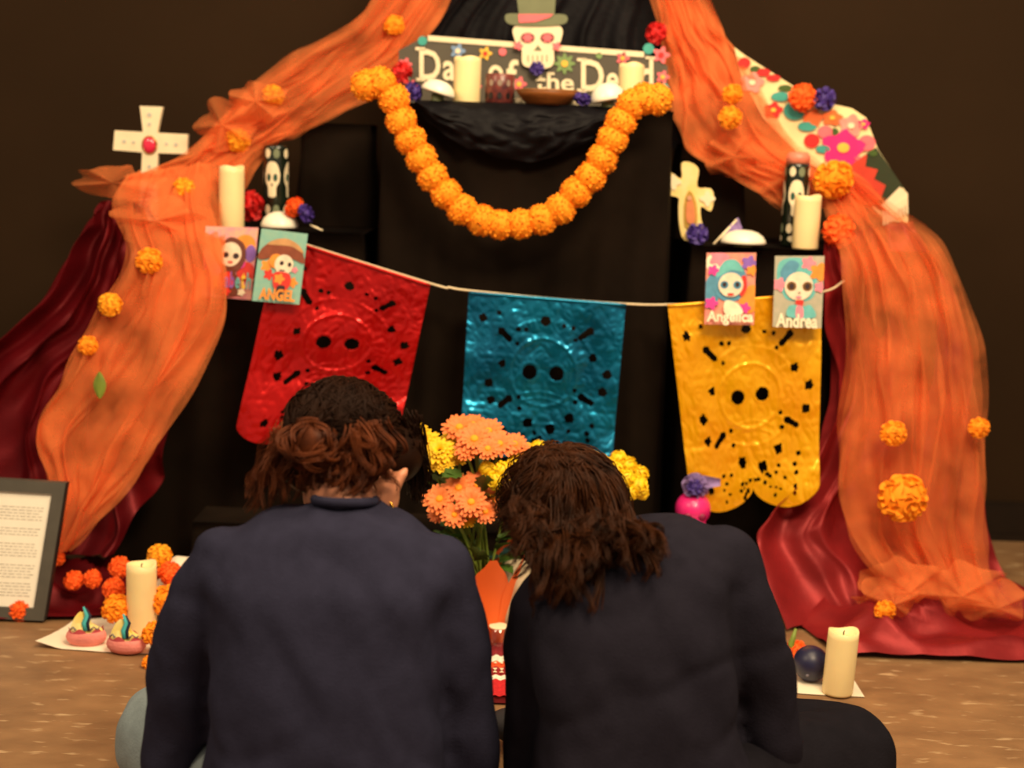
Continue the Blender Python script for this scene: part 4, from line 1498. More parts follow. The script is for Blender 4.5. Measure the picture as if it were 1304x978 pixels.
def daisy_mesh(name, mat, n1=17, rings=2, r=1.0, seed=0):
    rnd = random.Random(seed)
    mb = MB()
    for k in range(rings):
        R = r * (1 - .26 * k)
        for i in range(n1 - 3 * k):
            a = 2 * PI * (i + .5 * k) / (n1 - 3 * k) + rnd.uniform(-.08, .08)
            d = Vector((math.cos(a), math.sin(a), 0))
            tn = Vector((-math.sin(a), math.cos(a), 0))
            wd = .17 * r
            L = R * rnd.uniform(.9, 1.08)
            up_ = .1 + .16 * k
            z0 = .06 * k
            vs = [d * .15 - tn * wd * .4 + Vector((0, 0, z0)), d * .15 + tn * wd * .4 + Vector((0, 0, z0)),
                  d * L * .65 + tn * wd + Vector((0, 0, z0 + up_)), d * L * .65 + Vector((0, 0, z0 + up_ - .05)), d * L * .65 - tn * wd + Vector((0, 0, z0 + up_)),
                  d * L + tn * wd * .35 + Vector((0, 0, z0 + up_ * .7)), d * L - tn * wd * .35 + Vector((0, 0, z0 + up_ * .7))]
            mb.add(vs, [(0, 1, 2, 3), (0, 3, 4), (3, 2, 5), (3, 5, 6), (3, 6, 4)])
    me = bpy.data.meshes.new(name)
    me.from_pydata(mb.v, [], mb.f)
    me.materials.append(mat)
    me.polygons.foreach_set('use_smooth', [True] * len(me.polygons))
    return me


D_OR = [daisy_mesh('orange_bloom', m_opet, 17, 2, 1, i) for i in range(2)]
D_YE = daisy_mesh('yellow_bloom', m_ypet, 18, 3, 1, 5)
tmp = MB().ball((0, 0, .12), (.22, .22, .12), 10, 6)
DISC = bpy.data.meshes.new('bloom_disc')
DISC.from_pydata(tmp.v, [], tmp.f)
DISC.materials.append(m_disc)
lm = MB()
lm.grid(lambda s, q: Vector(((s - .5) * .62 * math.sin(PI * (.06 + .9 * q)) * (1 + .18 * math.sin(q * 22)), q, -.25 * q * q + .10 * abs(s - .5) * 2)), 6, 12)
LEAF = bpy.data.meshes.new('leaf_mesh')
LEAF.from_pydata(lm.v, [], lm.f)
LEAF.materials.append(m_green)
LEAF.polygons.foreach_set('use_smooth', [True] * len(LEAF.polygons))

PY = 3.0
b = Vector((X(607, PY, 0), PY, .007))
t = thing('potted_chrysanthemum', 'orange and yellow chrysanthemums in a pot wrapped with orange paper', 'potted plant', b)
m_opap = M('orange_wrap_paper', (240, 102, 30), .6, var=.06, vscale=8)
MB().lathe(b, [(.045, 0), (.05, .01), (.062, .11), (.066, .12), (.06, .12), (.055, .1), (.002, .1)], 24).build('pot', M('pot_brown', (90, 50, 30), .7), t)
for i in range(6):
    a0 = 2 * PI * i / 6 - PI / 2 + .3
    mb = MB()

    def wrap(s, q, a0=a0, i=i):
        wd = (.62 if q < .62 else .62 * max(.12, 1 - ((q - .62) / .38) ** 1.5))
        a = a0 + (s - .5) * 2 * wd
        r = .058 + .036 * q + (.02 * max(0, q - .6) if i % 2 else .035 * max(0, q - .6))
        return b + Vector((r * math.cos(a), r * math.sin(a), .003 + (.218 if i != 1 else .21) * q))
    mb.grid(wrap, 8, 14)
    mb.build('paper_petal', m_opap, t)
heads = []
for (u, v, dY, r, k) in ((541, 563, .02, 19, 'y'), (560, 575, -.02, 19, 'y'), (548, 588, 0, 16, 'y'), (575, 562, .04, 16, 'y'), (532, 550, .03, 13, 'y'), (566, 592, -.03, 13, 'y'), (583, 582, .0, 14, 'y'),
                         (585, 545, .03, 21, 'o'), (604, 560, -.03, 23, 'o'), (622, 550, .02, 21, 'o'), (602, 541, .06, 17, 'o'), (636, 566, -.02, 20, 'o'), (655, 566, .03, 18, 'o'), (594, 574, -.04, 16, 'o'), (621, 572, -.05, 17, 'o'), (665, 573, .05, 13, 'o'),
                         (560, 636, -.06, 21, 'o'), (584, 622, -.05, 21, 'o'), (607, 618, -.04, 21, 'o'), (626, 634, -.06, 20, 'o'), (600, 640, -.10, 21, 'o'), (579, 656, -.10, 17, 'o'), (618, 652, -.09, 17, 'o'), (557, 655, -.04, 12, 'o'), (595, 662, -.08, 11, 'y')):
    Y = PY + dY
    c = P(u, v, Y)
    nm = 'orange_flower_head' if k == 'o' else 'yellow_flower_head'
    out = (c - (b + Vector((0, 0, .2)))).normalized()
    dirv = (out * .5 + Vector((0, -.75, .35))).normalized()
    q = dirv.to_track_quat('Z', 'Y').to_euler()
    o = put(nm, D_OR[random.randrange(2)] if k == 'o' else D_YE, c, r * sc(Y) * 1.08, q, t)
    if k == 'o':
        d = bpy.data.objects.new('flower_disc', DISC)
        C.objects.link(d)
        d.parent = o
    heads.append(c)
for c in heads:
    s0 = b + Vector((random.uniform(-.03, .03), random.uniform(-.03, .03), .12))
    mid = s0.lerp(c, .55) + Vector((random.uniform(-.01, .01), .01, .02))
    MB().tube([cat_rom([s0, mid, c - Vector((0, -.012, .006))], i / 8) for i in range(9)], .0028, 6).build('stem', m_green2, t)
for i in range(46):
    a = random.uniform(0, 2 * PI)
    zz = random.uniform(.17, .40)
    rr_ = random.uniform(.0, .05) + (.03 if zz < .32 else .05)
    p = b + Vector((rr_ * math.cos(a), rr_ * math.sin(a) * .8 + .01, zz))
    o = bpy.data.objects.new('leaf', LEAF)
    C.objects.link(o)
    o.location = p
    s_ = random.uniform(.045, .075)
    o.scale = (s_, s_, s_)
    o.rotation_euler = (R_(random.uniform(10, 60)), random.uniform(-.5, .5), a - PI / 2)
    attach(o, t)

PB = 3.08
b = Vector((X(735, PB, 0), PB, .007))
t = thing('potted_yellow_flowers', 'pot of bright yellow rosette flowers behind the curly-haired person', 'potted plant', b)
MB().lathe(b, [(.06, 0), (.065, .01), (.08, .14), (.086, .15), (.078, .15), (.07, .12), (.002, .12)], 24).build('pot', M('pot_terracotta', (150, 84, 50), .7), t)
heads = []
for (u, v, dY, r) in ((620, 597, -.12, 10), (640, 600, -.14, 13), (655, 593, -.13, 11), (631, 612, -.15, 12), (650, 612, -.15, 13), (640, 624, -.14, 10), (622, 606, -.1, 9), (660, 580, -.05, 11), (672, 572, 0, 9), (686, 570, 0, 10), (668, 592, -.08, 10),
                      (738, 583, .02, 9), (755, 584, .03, 11), (766, 590, 0, 12), (748, 590, .0, 10), (787, 585, .02, 12), (800, 593, 0, 12), (783, 600, -.02, 13), (797, 610, -.04, 14), (815, 603, 0, 12), (812, 618, -.04, 13), (802, 628, -.05, 11), (818, 628, -.03, 9), (776, 592, .0, 10), (788, 618, -.04, 10), (735, 600, .02, 12), (710, 590, .02, 12), (725, 580, .04, 10), (700, 605, .02, 12)):
    c = P(u, v, PB + dY)
    heads.append(c)
    put('yellow_rosette', YELB, c, r * sc(PB) * 1.05, None, t)
for c in heads:
    s0 = b + Vector((random.uniform(-.03, .03), random.uniform(-.03, .03), .13))
    mid = s0.lerp(c, .6) + Vector((0, .01, .03))
    MB().tube([cat_rom([s0, mid, c], i / 8) for i in range(9)], .0028, 6).build('stem', m_green, t)
for i in range(34):
    a = random.uniform(0, 2 * PI)
    p = b + Vector((random.uniform(-.12, .12), random.uniform(-.05, .06), random.uniform(.2, .38)))
    o = bpy.data.objects.new('leaf', LEAF)
    C.objects.link(o)
    o.location = p
    s_ = random.uniform(.05, .09)
    o.scale = (s_, s_, s_)
    o.rotation_euler = (R_(random.uniform(0, 50)), random.uniform(-.5, .5), a)
    attach(o, t)

# things seen between the two people
mb = MB()
c = Vector((X(655, 3.02, .1), 3.02, .10))
mb.ball(c, (.055, .05, .10), 22, 16)
mb.v = [tuple(Vector(v) + Vector((nz(v[0] * 20, v[1] * 20, v[2] * 20), nz(v[0] * 20, 3, v[2] * 20), 0)) * .018) for v in mb.v]
mb.v = [(a, b_, max(c_, .006)) for a, b_, c_ in mb.v]
tag(mb.build('beige_cloth_bundle', M('beige_cloth', (176, 160, 132), .85, rgb2=(200, 184, 156), vscale=18, bump=.2, bscale=40)), 'pale beige cloth bundle beside the orange wrapped pot', 'cloth')
c = Vector((X(634, 2.93, 0), 2.93, .012))
t = thing('small_glass', 'small clear glass between the orange pot and the red textile', 'glass', c)
MB().lathe(c, [(.015, 0), (.017, .004), (.021, .06), (.0195, .06), (.0155, .008), (.001, .006)], 20).build('glass_body', gm, t)
MB().lathe(c, [(.0195, .0585), (.0212, .0585), (.0212, .061), (.0195, .061)], 20).build('glass_rim', m_cream, t)
x0, x1 = X(592, 2.8, 0), X(668, 2.8, 0)
t = thing('woven_textile', 'folded red woven textile with white and orange patterned stripes', 'textile', (.5 * (x0 + x1), 2.8, .004))
ty = [(2.97, 2.885, (128, 22, 34), 'red_stripe'), (2.885, 2.85, (244, 232, 214), 'white_stripe'), (2.85, 2.815, (222, 82, 30), 'orange_stripe'), (2.815, 2.77, (150, 26, 30), 'red_stripe'), (2.77, 2.745, (244, 232, 214), 'white_stripe'), (2.745, 2.66, (196, 26, 34), 'red_stripe')]
for i, (ya, yb, rgb, nm) in enumerate(ty):
    mb = MB()
    mb.grid(lambda s, q: Vector((x0 + (x1 - x0) * s, ya + (yb - ya) * q, .022 + .002 * math.sin(40 * s) + .0015 * nz(s * 8, ya * 30 + q, 2))), 30, 6)
    mb.build(nm, M('weave_%d' % i, rgb, .9, var=.2, vscale=160, bump=.3, bscale=300), t)
mb = MB()
mb.box((x0 + .002, 2.665, .005), (x1 - .002, 2.965, .018))
mb.build('folded_layers', M('weave_under', (120, 20, 30), .9), t, False)
mb = MB()
for i in range(9):
    xx = x0 + (x1 - x0) * (i + .5) / 9
    mb.add([(xx - .005, 2.80, .0262), (xx + .005, 2.80, .0262), (xx, 2.788, .0262)], [(0, 1, 2)])
    mb.add([(xx - .005, 2.776, .0262), (xx, 2.786, .0262), (xx + .005, 2.776, .0262)], [(0, 2, 1)])
    mb.add([(xx - .004, 2.832, .0262), (xx, 2.838, .0262), (xx + .004, 2.832, .0262), (xx, 2.826, .0262)], [(0, 3, 2, 1)])
mb.build('woven_triangles', m_cream, t, False)

# pink skull
c = Vector((X(882, 3.3, .24), 3.30, .202))
t = thing('pink_skull', 'hot pink skull wearing a purple flower on the black step', 'skull', c)
mb = MB()
mb.ball(c + Vector((0, 0, .052)), (.043, .048, .042), 28, 18)
mb.ball(c + Vector((0, -.022, .022)), (.030, .028, .022), 20, 12)
o = remesh(mb, 'skull', m_hotpink, t, .004, 6)
for sx in (-1, 1):
    mb = MB().ball(c + Vector((sx * .0165, -.042, .043)), (.0105, .006, .009), 16, 10)
    mb.build('eye_socket', M('magenta_dark', (140, 10, 70), .5), t)
mb = MB().ball(c + Vector((0, -.048, .028)), (.005, .005, .006), 10, 8)
mb.build('nose', M('magenta_dark', (140, 10, 70), .5), t)
put('flower', LIL, c + Vector((.002, -.012, .110)), .033, (R_(70), 0, 0), t)
put('flower_heart', PUR, c + Vector((-.002, -.030, .112)), .019, (R_(70), 0, 0), t)
mb = MB()
mb.grid(lambda s, q: c + Vector((.02 + .040 * q, -.014 + .004 * math.sin(3 * s), .104 + .034 * s * (1 - .5 * q) + .010 * q)), 6, 6)
mb.build('petal', m_lilac, t)


# ------------------------------------------------------------------ people
m_skin = M('skin', (214, 142, 108), .5, var=.06, vscale=30, sub=.08)
m_hairA = M('dark_brown_hair', (28, 14, 8), .5, rgb2=(40, 22, 13), vscale=25, spec=.08)
m_hairB = M('auburn_hair', (50, 22, 11), .45, rgb2=(114, 58, 30), vscale=30, spec=.12)
m_hairC = M('curly_brown_hair', (33, 16, 7), .45, rgb2=(68, 35, 15), vscale=24, spec=.12)
m_navy = M('navy_sweater', (42, 42, 60), .95, var=.1, vscale=40, bump=.2, bscale=350, spec=.05)
m_navy2 = M('black_navy_sweater', (33, 31, 41), .95, var=.1, vscale=40, bump=.2, bscale=350, spec=.05)
m_jean = M('pale_blue_jeans', (128, 142, 148), .85, var=.1, vscale=50, bump=.2, bscale=300)
m_trou = M('black_trousers', (27, 25, 31), .95, var=.1, vscale=40, bump=.2, bscale=250, spec=.05)


def torso_rings(mb, rows, sx=1.0, n=36, pw=.75):
    """rows: (uL, vL, uR, vR, Y, half depth)"""
    vs, fs = [], []
    R = []
    for (uL, vL, uR, vR, Y, d) in rows:
        R.append((P(uL, vL, Y), P(uR, vR, Y), d))
    N = len(R)
    K_ = 4
    for j in range((N - 1) * K_ + 1):
        t_ = j / ((N - 1) * K_)
        a = cat_rom([r[0] for r in R], t_)
        b_ = cat_rom([r[1] for r in R], t_)
        d = cat_rom([Vector((r[2], 0, 0)) for r in R], t_).x
        c = (a + b_) / 2
        ax = (b_ - a) / 2 * sx
        for i in range(n):
            an = 2 * PI * i / n
            ca, sa = math.cos(an), math.sin(an)
            ca = math.copysign(abs(ca) ** pw, ca)
            sa = math.copysign(abs(sa) ** pw, sa)
            vs.append(c + ax * ca + Vector((0, d * sx * sa, 0)))
    m_ = (N - 1) * K_ + 1
    for j in range(m_ - 1):
        for i in range(n):
            k = (i + 1) % n
            fs.append((j * n + i, (j + 1) * n + i, (j + 1) * n + k, j * n + k))
    fs.append(tuple(range(n)))
    fs.append(tuple((m_ - 1) * n + i for i in range(n - 1, -1, -1)))
    mb.add(vs, fs)


def limb(mb, pts, k=1.0, n=20, K_=6):
    """pts: (point, radius)"""
    P_ = [p for p, r in pts]
    Rv = [Vector((r, 0, 0)) for p, r in pts]
    m_ = (len(pts) - 1) * K_
    mb.tube([cat_rom(P_, i / m_) for i in range(m_ + 1)], [cat_rom(Rv, i / m_).x * k for i in range(m_ + 1)], n)
    mb.ball(pts[0][0], pts[0][1] * k, 16, 10)
    mb.ball(pts[-1][0], pts[-1][1] * k, 16, 10)


def hand(mb, wrist, fwd, side):
    f = fwd.normalized()
    up_ = Vector((0, 0, 1))
    s = f.cross(up_).normalized() * side
    palm = wrist + f * .045
    rot = Matrix((s, f, s.cross(f))).transposed()
    mb.ball(palm, (.036, .048, .017), 16, 10, rot=rot)
    for i, (o_, L) in enumerate(((-.027, .055), (-.009, .066), (.009, .062), (.026, .048))):
        p0 = palm + s * o_ + f * .03
        p1 = p0 + f * L * .5 + Vector((0, 0, -.004))
        p2 = p1 + f * L * .35 + Vector((0, 0, -.014))
        p3 = p2 + f * L * .2 + Vector((0, 0, -.012))
        mb.tube([p0, p1, p2, p3], [.0095, .0085, .008, .0065], 10)
        mb.ball(p3, .0065, 8, 6)
    p0 = palm - s * .028 - f * .02
    p1 = p0 - s * .022 + f * .026
    p2 = p1 + f * .03 - s * .004 + Vector((0, 0, -.008))
    mb.tube([p0, p1, p2], [.012, .0105, .0085], 10)
    mb.ball(p2, .0085, 8, 6)


def head_geo(mb, c, rot, s=1.0, neck=None):
    def T(x, y, zz):
        return c + rot @ (Vector((x, y, zz)) * s)
    mb.ball(c, (.074 * s, .092 * s, .094 * s), 26, 18, rot=rot)
    mb.ball(T(0, .03, -.06), (.052 * s, .056 * s, .058 * s), 20, 14, rot=rot)
    mb.ball(T(0, .096, -.028), (.012 * s, .018 * s, .022 * s), 12, 8, rot=rot)
    mb.ball(T(0, .084, -.07), (.024 * s, .012 * s, .010 * s), 12, 8, rot=rot)
    for sx in (-1, 1):
        mb.ball(T(sx * .032, .078, -.004), (.018 * s, .012 * s, .012 * s), 12, 8, rot=rot)
    if neck:
        mb.tube([neck, neck.lerp(T(0, -.02, -.05), .5), T(0, -.015, -.04)], [.052 * s, .05 * s, .05 * s], 20)


def strand(mb, pts, r0, n=4, seg=16, curl=0.0, freq=5.0, ph=0.0, taper=.35):
    P_ = [Vector(p) for p in pts]
    out = []
    rad = []
    for i in range(seg + 1):
        t_ = i / seg
        p = cat_rom(P_, t_)
        if curl:
            e = min(1, t_ * 2.2)
            p = p + Vector((math.sin(freq * t_ * 2 * PI + ph), math.cos(freq * t_ * 2 * PI + ph * 1.3), .5 * math.sin(freq * t_ * 2 * PI + ph + 1))) * curl * e
        out.append(p)
        rad.append(r0 * (1 - (1 - taper) * t_ ** 2))
    mb.tube(out, rad, n)


def on_head(c, rot, rad, th, ph):
    """th from the crown (local +z), ph around; local +y is the face"""
    d = Vector((math.sin(th) * math.cos(ph) * rad[0], math.sin(th) * math.sin(ph) * rad[1], math.cos(th) * rad[2]))
    return c + rot @ d


# ---- person with the bun
hips = P(412, 1100, 1.97)
per = thing('person', 'person with a messy bun in navy sweater and pale jeans sitting on the floor', 'person', (hips.x, 1.97, 0))
rowsA = [(400, 635, 480, 639, 2.045, .060), (384, 645, 494, 651, 2.04, .07), (340, 655, 528, 664, 2.03, .085), (290, 684, 562, 696, 2.02, .10), (262, 730, 582, 738, 2.00, .115),
         (272, 800, 560, 805, 1.985, .125), (268, 900, 560, 905, 1.965, .13), (258, 1000, 572, 1003, 1.955, .135), (228, 1090, 600, 1093, 1.955, .145)]
armsA = [[(P(288, 722, 2.02), .060), (P(250, 800, 2.02), .060), (P(232, 890, 2.03), .056), (P(224, 985, 2.05), .052), (P(262, 1010, 2.17), .045), (P(330, 1018, 2.31), .036)],
         [(P(556, 728, 2.02), .060), (P(576, 800, 2.02), .058), (P(588, 890, 2.03), .054), (P(592, 975, 2.05), .052), (P(560, 1008, 2.17), .045), (P(500, 1018, 2.31), .036)]]
legsA = [[(Vector((hips.x - .10, 1.98, .125)), .095), (P(265, 985, 2.13), .088), (P(209, 928, 2.27), .076), (Vector((hips.x - .12, 2.42, .085)), .058), (Vector((hips.x + .08, 2.40, .055)), .042)],
         [(Vector((hips.x + .10, 1.98, .125)), .095), (P(560, 1050, 2.13), .088), (P(598, 1036, 2.27), .068), (Vector((hips.x + .12, 2.36, .085)), .058), (Vector((hips.x - .09, 2.44, .055)), .042)]]
hcA = P(441, 572, 2.13)
rotA = Matrix.Rotation(R_(10), 3, 'Y') @ Matrix.Rotation(R_(-8), 3, 'Z') @ Matrix.Rotation(R_(-34), 3, 'X')


def make_person(per, rows, arms, legs, hc, rot, hs, m_sw, m_tr, neck, ear=None, sock=(40, 36, 40)):
    mb = MB()
    torso_rings(mb, rows[2:], .74)
    for a in arms:
        limb(mb, a, .72)
    for a in legs:
        limb(mb, a, .80)
    for k, a in enumerate(arms):
        hand(mb, a[-1][0] + Vector((0, .01, 0)), (a[-1][0] - a[-2][0]) + Vector(((.05 if k == 0 else -.05), .02, -.03)), 1 if k == 0 else -1)
    for k, a in enumerate(legs):
        f0 = a[-1][0]
        d = (a[-1][0] - a[-2][0])
        d.z = 0
        d.normalize()
        mb.ball(f0 + d * .05 + Vector((0, 0, -.012)), (.10, .04, .034), 18, 12, rot=Matrix.Rotation(math.atan2(d.y, d.x), 3, 'Z'))
    head_geo(mb, hc, rot, hs, neck)
    if ear:
        mb.ball(ear[0], (.010, .016, .034), 14, 10, rot=Matrix.Rotation(R_(ear[1]), 3, 'Y'))
        mb.ball(ear[0] + Vector((.004, .004, .012)), (.009, .015, .026), 14, 10, rot=Matrix.Rotation(R_(ear[1] + 15), 3, 'Y'))
        mb.ball(ear[0] + Vector((-.012, .012, -.012)), (.02, .03, .04), 14, 10)
    remesh(mb, 'body', m_skin, per, .0055, 4)
    for sx in (-1, 1):
        MB().ball(hc + rot @ (Vector((sx * .031, .087, -.004)) * hs), .009, 12, 8).build('eye', m_white, per)
    mb = MB()
    torso_rings(mb, rows)
    for a in arms:
        limb(mb, a)

    def wr(co, no):
        k = .005 * nz(co.x * 9, co.y * 9, co.z * 13) + .005 * nz(co.x * 20 + co.z * 12, co.y * 10, co.z * 9)
        k -= .004 * max(0, .25 - abs(nz(co.x * 7 + co.z * 6, co.y * 5, co.z * 7 - co.x * 4))) * 4
        return co + no * k
    remesh(mb, 'sweater', m_sw, per, .009, 4, wr)
    mb = MB()
    for a in legs:
        limb(mb, a)
    hp = Vector((per.location.x, 1.97, .11))
    mb.ball(hp, (.19, .14, .105), 26, 16)

    def wr2(co, no):
        co = co + no * (.006 * nz(co.x * 16, co.y * 16, co.z * 22))
        co.z = max(co.z, .004)
        return co
    remesh(mb, 'trousers', m_tr, per, .011, 5, wr2)
    mb = MB()
    for k, a in enumerate(legs):
        f0 = a[-1][0]
        d = (a[-1][0] - a[-2][0])
        d.z = 0
        d.normalize()
        mb = MB()
        rz = Matrix.Rotation(math.atan2(d.y, d.x), 3, 'Z')
        mb.ball(f0 + d * .055 + Vector((0, 0, -.008)), (.115, .046, .040), 22, 14, rot=rz)
        mb.v = [(x_, y_, max(z_, .004)) for x_, y_, z_ in mb.v]
        mb.build('shoe', M('shoe_dark', sock, .7), per)


make_person(per, rowsA, armsA, legsA, hcA, rotA, 1.0, m_navy, m_jean, P(438, 655, 2.06), (P(502, 622, 2.075), 24))
# collar ring
mb = MB()
cc = P(440, 640, 2.045)
mb.tube([cc + Vector((.045 * math.cos(a), .058 * math.sin(a), .004 - .010 * math.sin(a))) for a in [2 * PI * i / 32 for i in range(33)]], .0075, 8)
mb.build('collar', m_navy, per)
# earring
mb = MB()
ec = P(493, 648, 2.06)
mb.tube([ec + Vector((.009 * math.cos(a), .003 * math.sin(a), .010 * math.sin(a))) for a in [2 * PI * i / 20 for i in range(21)]], .0022, 6)
mb.build('earring', M('gold', (230, 170, 70), .25, .9), per)

# hair: cap, combed strands, bun, curls, loose wisps
def lock(mb, rd, pts, n, spread, r, curl, freq, ph, seg=20, sides=4):
    """a bundle of strands that wave together and close up towards the tip"""
    for _ in range(n):
        o_ = Vector((rd.uniform(-1, 1), rd.uniform(-1, 1), rd.uniform(-1, 1))) * spread
        q = [Vector(p) + o_ * (1.0 - .45 * i / (len(pts) - 1)) for i, p in enumerate(pts)]
        strand(mb, q, r * rd.uniform(.7, 1.2), sides, seg, curl * rd.uniform(.85, 1.15), freq * rd.uniform(.95, 1.05), ph + rd.uniform(-.25, .25))


rd = random.Random(21)
capc = P(436, 560, 2.135)
mb = MB()
mb.ball(capc, (.095, .106, .088), 32, 20, rot=rotA)
mb.ball(P(505, 575, 2.16), (.045, .06, .05), 16, 12)
mb.ball(P(398, 580, 2.095), (.055, .05, .06), 16, 12)
mb.ball(P(458, 582, 2.095), (.045, .05, .055), 16, 12)
hair = remesh(mb, 'hair', m_hairA, per, .007, 4)
bunc = P(396, 566, 2.025)


def over_cap(p0, tgt, c, rot, rad, k_=5):
    pts = [p0]
    for k in range(1, k_ + 1):
        q = p0.lerp(tgt, k / k_)
        d = q - c
        e = rot.transposed() @ d
        l_ = math.sqrt((e.x / rad[0]) ** 2 + (e.y / rad[1]) ** 2 + (e.z / rad[2]) ** 2)
        if l_ < 1.0 and k < k_:
            q = c + d / max(l_, .2)
        pts.append(q)
    return pts


mb = MB()
for i in range(150):
    ph = rd.uniform(0, PI * 2)
    th = rd.uniform(.05, 1.5)
    p0 = on_head(capc, rotA, (.096, .108, .091), th, ph)
    tgt = bunc if rd.random() < .55 else P(462, 556, 2.04)
    tgt = tgt + Vector((rd.uniform(-.035, .035), rd.uniform(.0, .03), rd.uniform(-.01, .035)))
    lock(mb, rd, over_cap(p0, tgt, capc, rotA, (.0965, .1085, .0915)), 5, .004, .0011, .0008, 2, rd.uniform(0, 6), 14)
mb.build('combed_strands', m_hairA, hair)
mb = MB()
mb.ball(bunc + Vector((0, .014, 0)), (.036, .028, .032), 18, 12)
for i in range(44):
    ang = rd.uniform(0, PI)
    ax = Vector((math.cos(ang) * .7, rd.uniform(-1.1, -.2), math.sin(ang) * .8)).normalized()
    u_ = ax.cross(Vector((.3, .9, .2))).normalized()
    v_ = ax.cross(u_)
    r = rd.uniform(.026, .044)
    a0 = rd.uniform(0, 6.3)
    ln = rd.uniform(1.8, 3.8)
    pts = [bunc + ax * rd.uniform(-.004, .010) + (u_ * math.cos(a0 + ln * k / 6) + v_ * math.sin(a0 + ln * k / 6)) * r * (1 + .08 * math.sin(k)) for k in range(7)]
    pts = [bunc + Vector(((p - bunc).x * 1.05, (p - bunc).y * .75, (p - bunc).z * .86)) for p in pts]
    lock(mb, rd, pts, 8, .0035, .0010, .0008, 2, a0, 14)
mb.build('bun', m_hairB, hair)
mb = MB()
for i in range(60):
    c0 = P(rd.uniform(434, 494), rd.uniform(532, 585), 2.035 + rd.uniform(-.012, .02))
    c1 = c0 + Vector((rd.uniform(-.02, .025), rd.uniform(-.02, .01), -rd.uniform(.02, .05)))
    c2 = c1 + Vector((rd.uniform(-.02, .02), rd.uniform(-.01, .01), -rd.uniform(.0, .02)))
    lock(mb, rd, [c0, c1, c2], 8, .005, .0010, rd.uniform(.005, .011), rd.uniform(.6, 1.3), rd.uniform(0, 6), 18)
mb.build('curls', m_hairB, hair)
mb = MB()
for i in range(42):
    c0 = P(rd.uniform(342, 385), rd.uniform(535, 590), 2.06 + rd.uniform(-.02, .05))
    e1 = P(rd.uniform(312, 368), rd.uniform(605, 650), 2.05 + rd.uniform(-.03, .04))
    lock(mb, rd, [c0, c0.lerp(e1, .5) + Vector((-.006, -.004, .004)), e1], 7, .006, .0006, rd.uniform(.003, .007), rd.uniform(.8, 1.6), rd.uniform(0, 6), 16)
for i in range(60):
    c0 = P(rd.uniform(372, 478), rd.uniform(586, 610), 2.035)
    e1 = c0 + Vector((rd.uniform(-.015, .015), rd.uniform(-.006, .012), -rd.uniform(.014, .042)))
    lock(mb, rd, [c0, c0.lerp(e1, .5), e1], 4, .004, .0006, .003, 1, rd.uniform(0, 6), 10)
mb.build('loose_wisps', m_hairB, hair)
mb = MB()
for i in range(46):
    c0 = P(rd.uniform(490, 536), rd.uniform(525, 580), 2.15 + rd.uniform(-.03, .06))
    e1 = P(rd.uniform(518, 548), rd.uniform(602, 640), 2.2 + rd.uniform(-.02, .05))
    lock(mb, rd, [c0, c0.lerp(e1, .5) + Vector((.006, 0, .004)), e1], 8, .007, .0010, .002, 1.2, rd.uniform(0, 6), 14)
mb.build('front_locks', m_hairA, hair)

# ---- person with curly hair
hips2 = P(822, 1110, 2.0)
per2 = thing('person', 'person with loose curly hair in dark sweater and black trousers sitting on the floor', 'person', (hips2.x, 1.99, 0))
rowsB = [(740, 690, 812, 664, 2.09, .055), (716, 702, 856, 662, 2.08, .07), (690, 722, 905, 672, 2.07, .088), (668, 755, 940, 705, 2.05, .105), (672, 800, 928, 765, 2.03, .118),
         (680, 870, 932, 850, 2.01, .125), (680, 960, 944, 945, 1.99, .13), (655, 1060, 980, 1055, 1.985, .14), (652, 1130, 990, 1130, 1.985, .145)]
armsB = [[(P(688, 775, 2.06), .050), (P(676, 850, 2.05), .046), (P(677, 920, 2.06), .045), (P(682, 990, 2.08), .045), (P(715, 1012, 2.19), .040), (P(770, 1010, 2.33), .033)],
         [(P(922, 722, 2.06), .062), (P(950, 800, 2.05), .058), (P(969, 880, 2.06), .054), (P(978, 960, 2.08), .050), (P(940, 1005, 2.19), .044), (P(880, 1012, 2.33), .034)]]
legsB = [[(Vector((hips2.x - .10, 1.99, .125)), .095), (P(720, 1060, 2.14), .085), (P(716, 1046, 2.27), .066), (Vector((hips2.x - .12, 2.40, .085)), .058), (Vector((hips2.x + .08, 2.40, .055)), .042)],
         [(Vector((hips2.x + .10, 1.99, .125)), .098), (P(985, 990, 2.13), .092), (P(1076, 963, 2.24), .088), (Vector((hips2.x + .14, 2.40, .085)), .060), (Vector((hips2.x - .09, 2.44, .055)), .042)]]
hcB = P(716, 650, 2.16)
rotB = Matrix.Rotation(R_(-24), 3, 'Y') @ Matrix.Rotation(R_(12), 3, 'Z') @ Matrix.Rotation(R_(-36), 3, 'X')
make_person(per2, rowsB, armsB, legsB, hcB, rotB, .97, m_navy2, m_trou, P(768, 700, 2.09))
capB = P(718, 648, 2.15)
rd = random.Random(33)
mb = MB()
mb.ball(capB, (.086, .098, .094), 32, 20, rot=rotB)
mb.ball(P(755, 690, 2.085), (.07, .05, .05), 20, 14)
mb.ball(P(708, 700, 2.08), (.05, .04, .05), 20, 14)
hairB = remesh(mb, 'hair', m_hairC, per2, .007, 4)
mb = MB()
part = capB + Vector((-.01, -.02, .093))
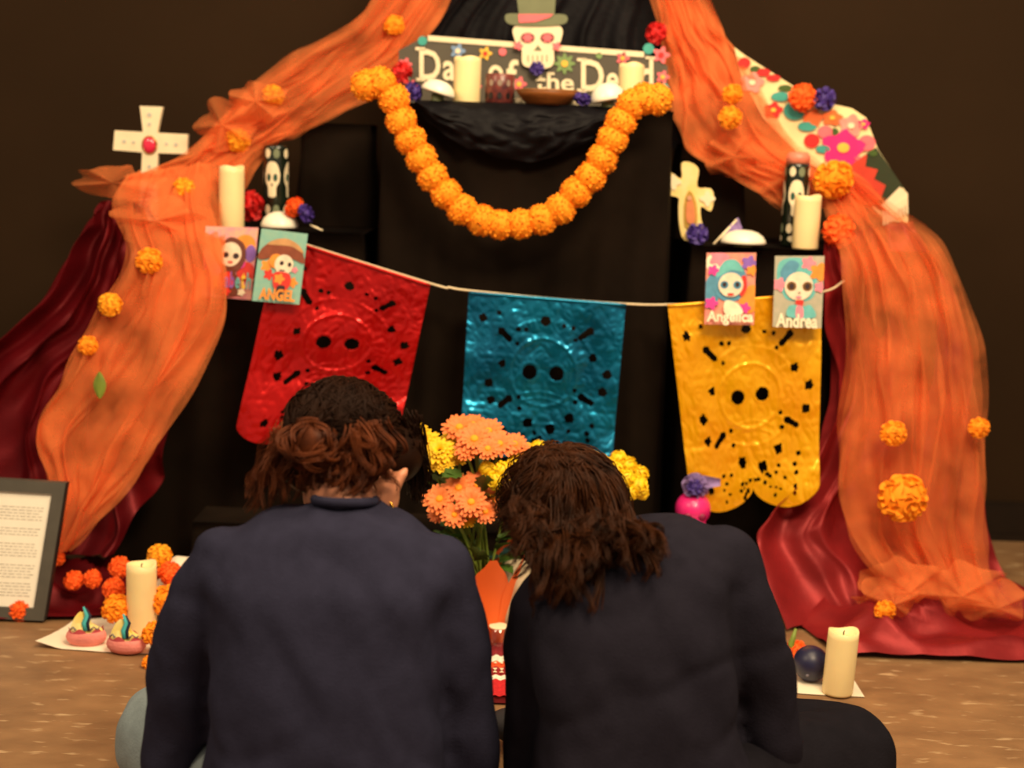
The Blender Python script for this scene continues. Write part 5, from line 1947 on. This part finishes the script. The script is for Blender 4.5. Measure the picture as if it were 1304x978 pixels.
for i in range(150):
    q = rd.random()
    if q < .40:
        e1 = P(rd.uniform(682, 768), rd.uniform(715, 780), rd.uniform(1.93, 1.985))
    elif q < .74:
        e1 = P(rd.uniform(765, 850), rd.uniform(680, 736), rd.uniform(1.93, 2.02))
    else:
        e1 = P(rd.uniform(652, 704), rd.uniform(655, 735), rd.uniform(2.02, 2.12))
    p0 = part + Vector((rd.uniform(-.03, .03), rd.uniform(-.05, .04), rd.uniform(-.012, .0)))
    dirx = max(-.082, min(.098, (e1 - capB).x * .72 + rd.uniform(-.025, .025)))
    s1 = capB + Vector((dirx * .7, -.078 + abs(dirx) * .3, .060 + rd.uniform(-.02, .01)))
    s2 = capB + Vector((dirx, -.108 + abs(dirx) * .3 + rd.uniform(-.012, .012), rd.uniform(-.02, .005)))
    s3 = s2.lerp(e1, .55) + Vector((rd.uniform(-.01, .01), -.012, .014))
    lock(mb, rd, [p0, s1, s2, s3, e1], 9, .006, .0012, rd.uniform(.007, .013), rd.uniform(1.0, 1.9), rd.uniform(0, 6.3), 26)
mb.build('curly_locks', m_hairC, hairB)
mb = MB()
for i in range(130):
    a = rd.uniform(0, 2 * PI)
    tgt = capB + Vector((.097 * math.cos(a), .098 * math.sin(a), -.02 - .02 * rd.random()))
    p0 = part + Vector((rd.uniform(-.01, .01), rd.uniform(-.03, .03), 0))
    lock(mb, rd, over_cap(p0, tgt, capB, rotB, (.092, .103, .099)), 6, .007, .0011, .011, rd.uniform(1.2, 2.0), rd.uniform(0, 6), 16)
mb.build('crown_locks', m_hairC, hairB)
mb = MB()
for i in range(70):
    u, v = rd.choice([(rd.uniform(675, 760), rd.uniform(715, 750)), (rd.uniform(775, 838), rd.uniform(640, 705)), (rd.uniform(652, 690), rd.uniform(630, 700)), (rd.uniform(750, 800), rd.uniform(640, 700))])
    c0 = P(u, v, 1.985 + rd.uniform(-.02, .03))
    e1 = c0 + Vector((rd.uniform(-.02, .02), rd.uniform(-.015, .01), -rd.uniform(.03, .05)))
    lock(mb, rd, [c0, c0.lerp(e1, .5) + Vector((rd.uniform(-.02, .02), -.01, 0)), e1], 6, .005, .0008, rd.uniform(.006, .012), rd.uniform(.6, 1.2), rd.uniform(0, 6), 18)
mb.build('outer_curls', m_hairC, hairB)
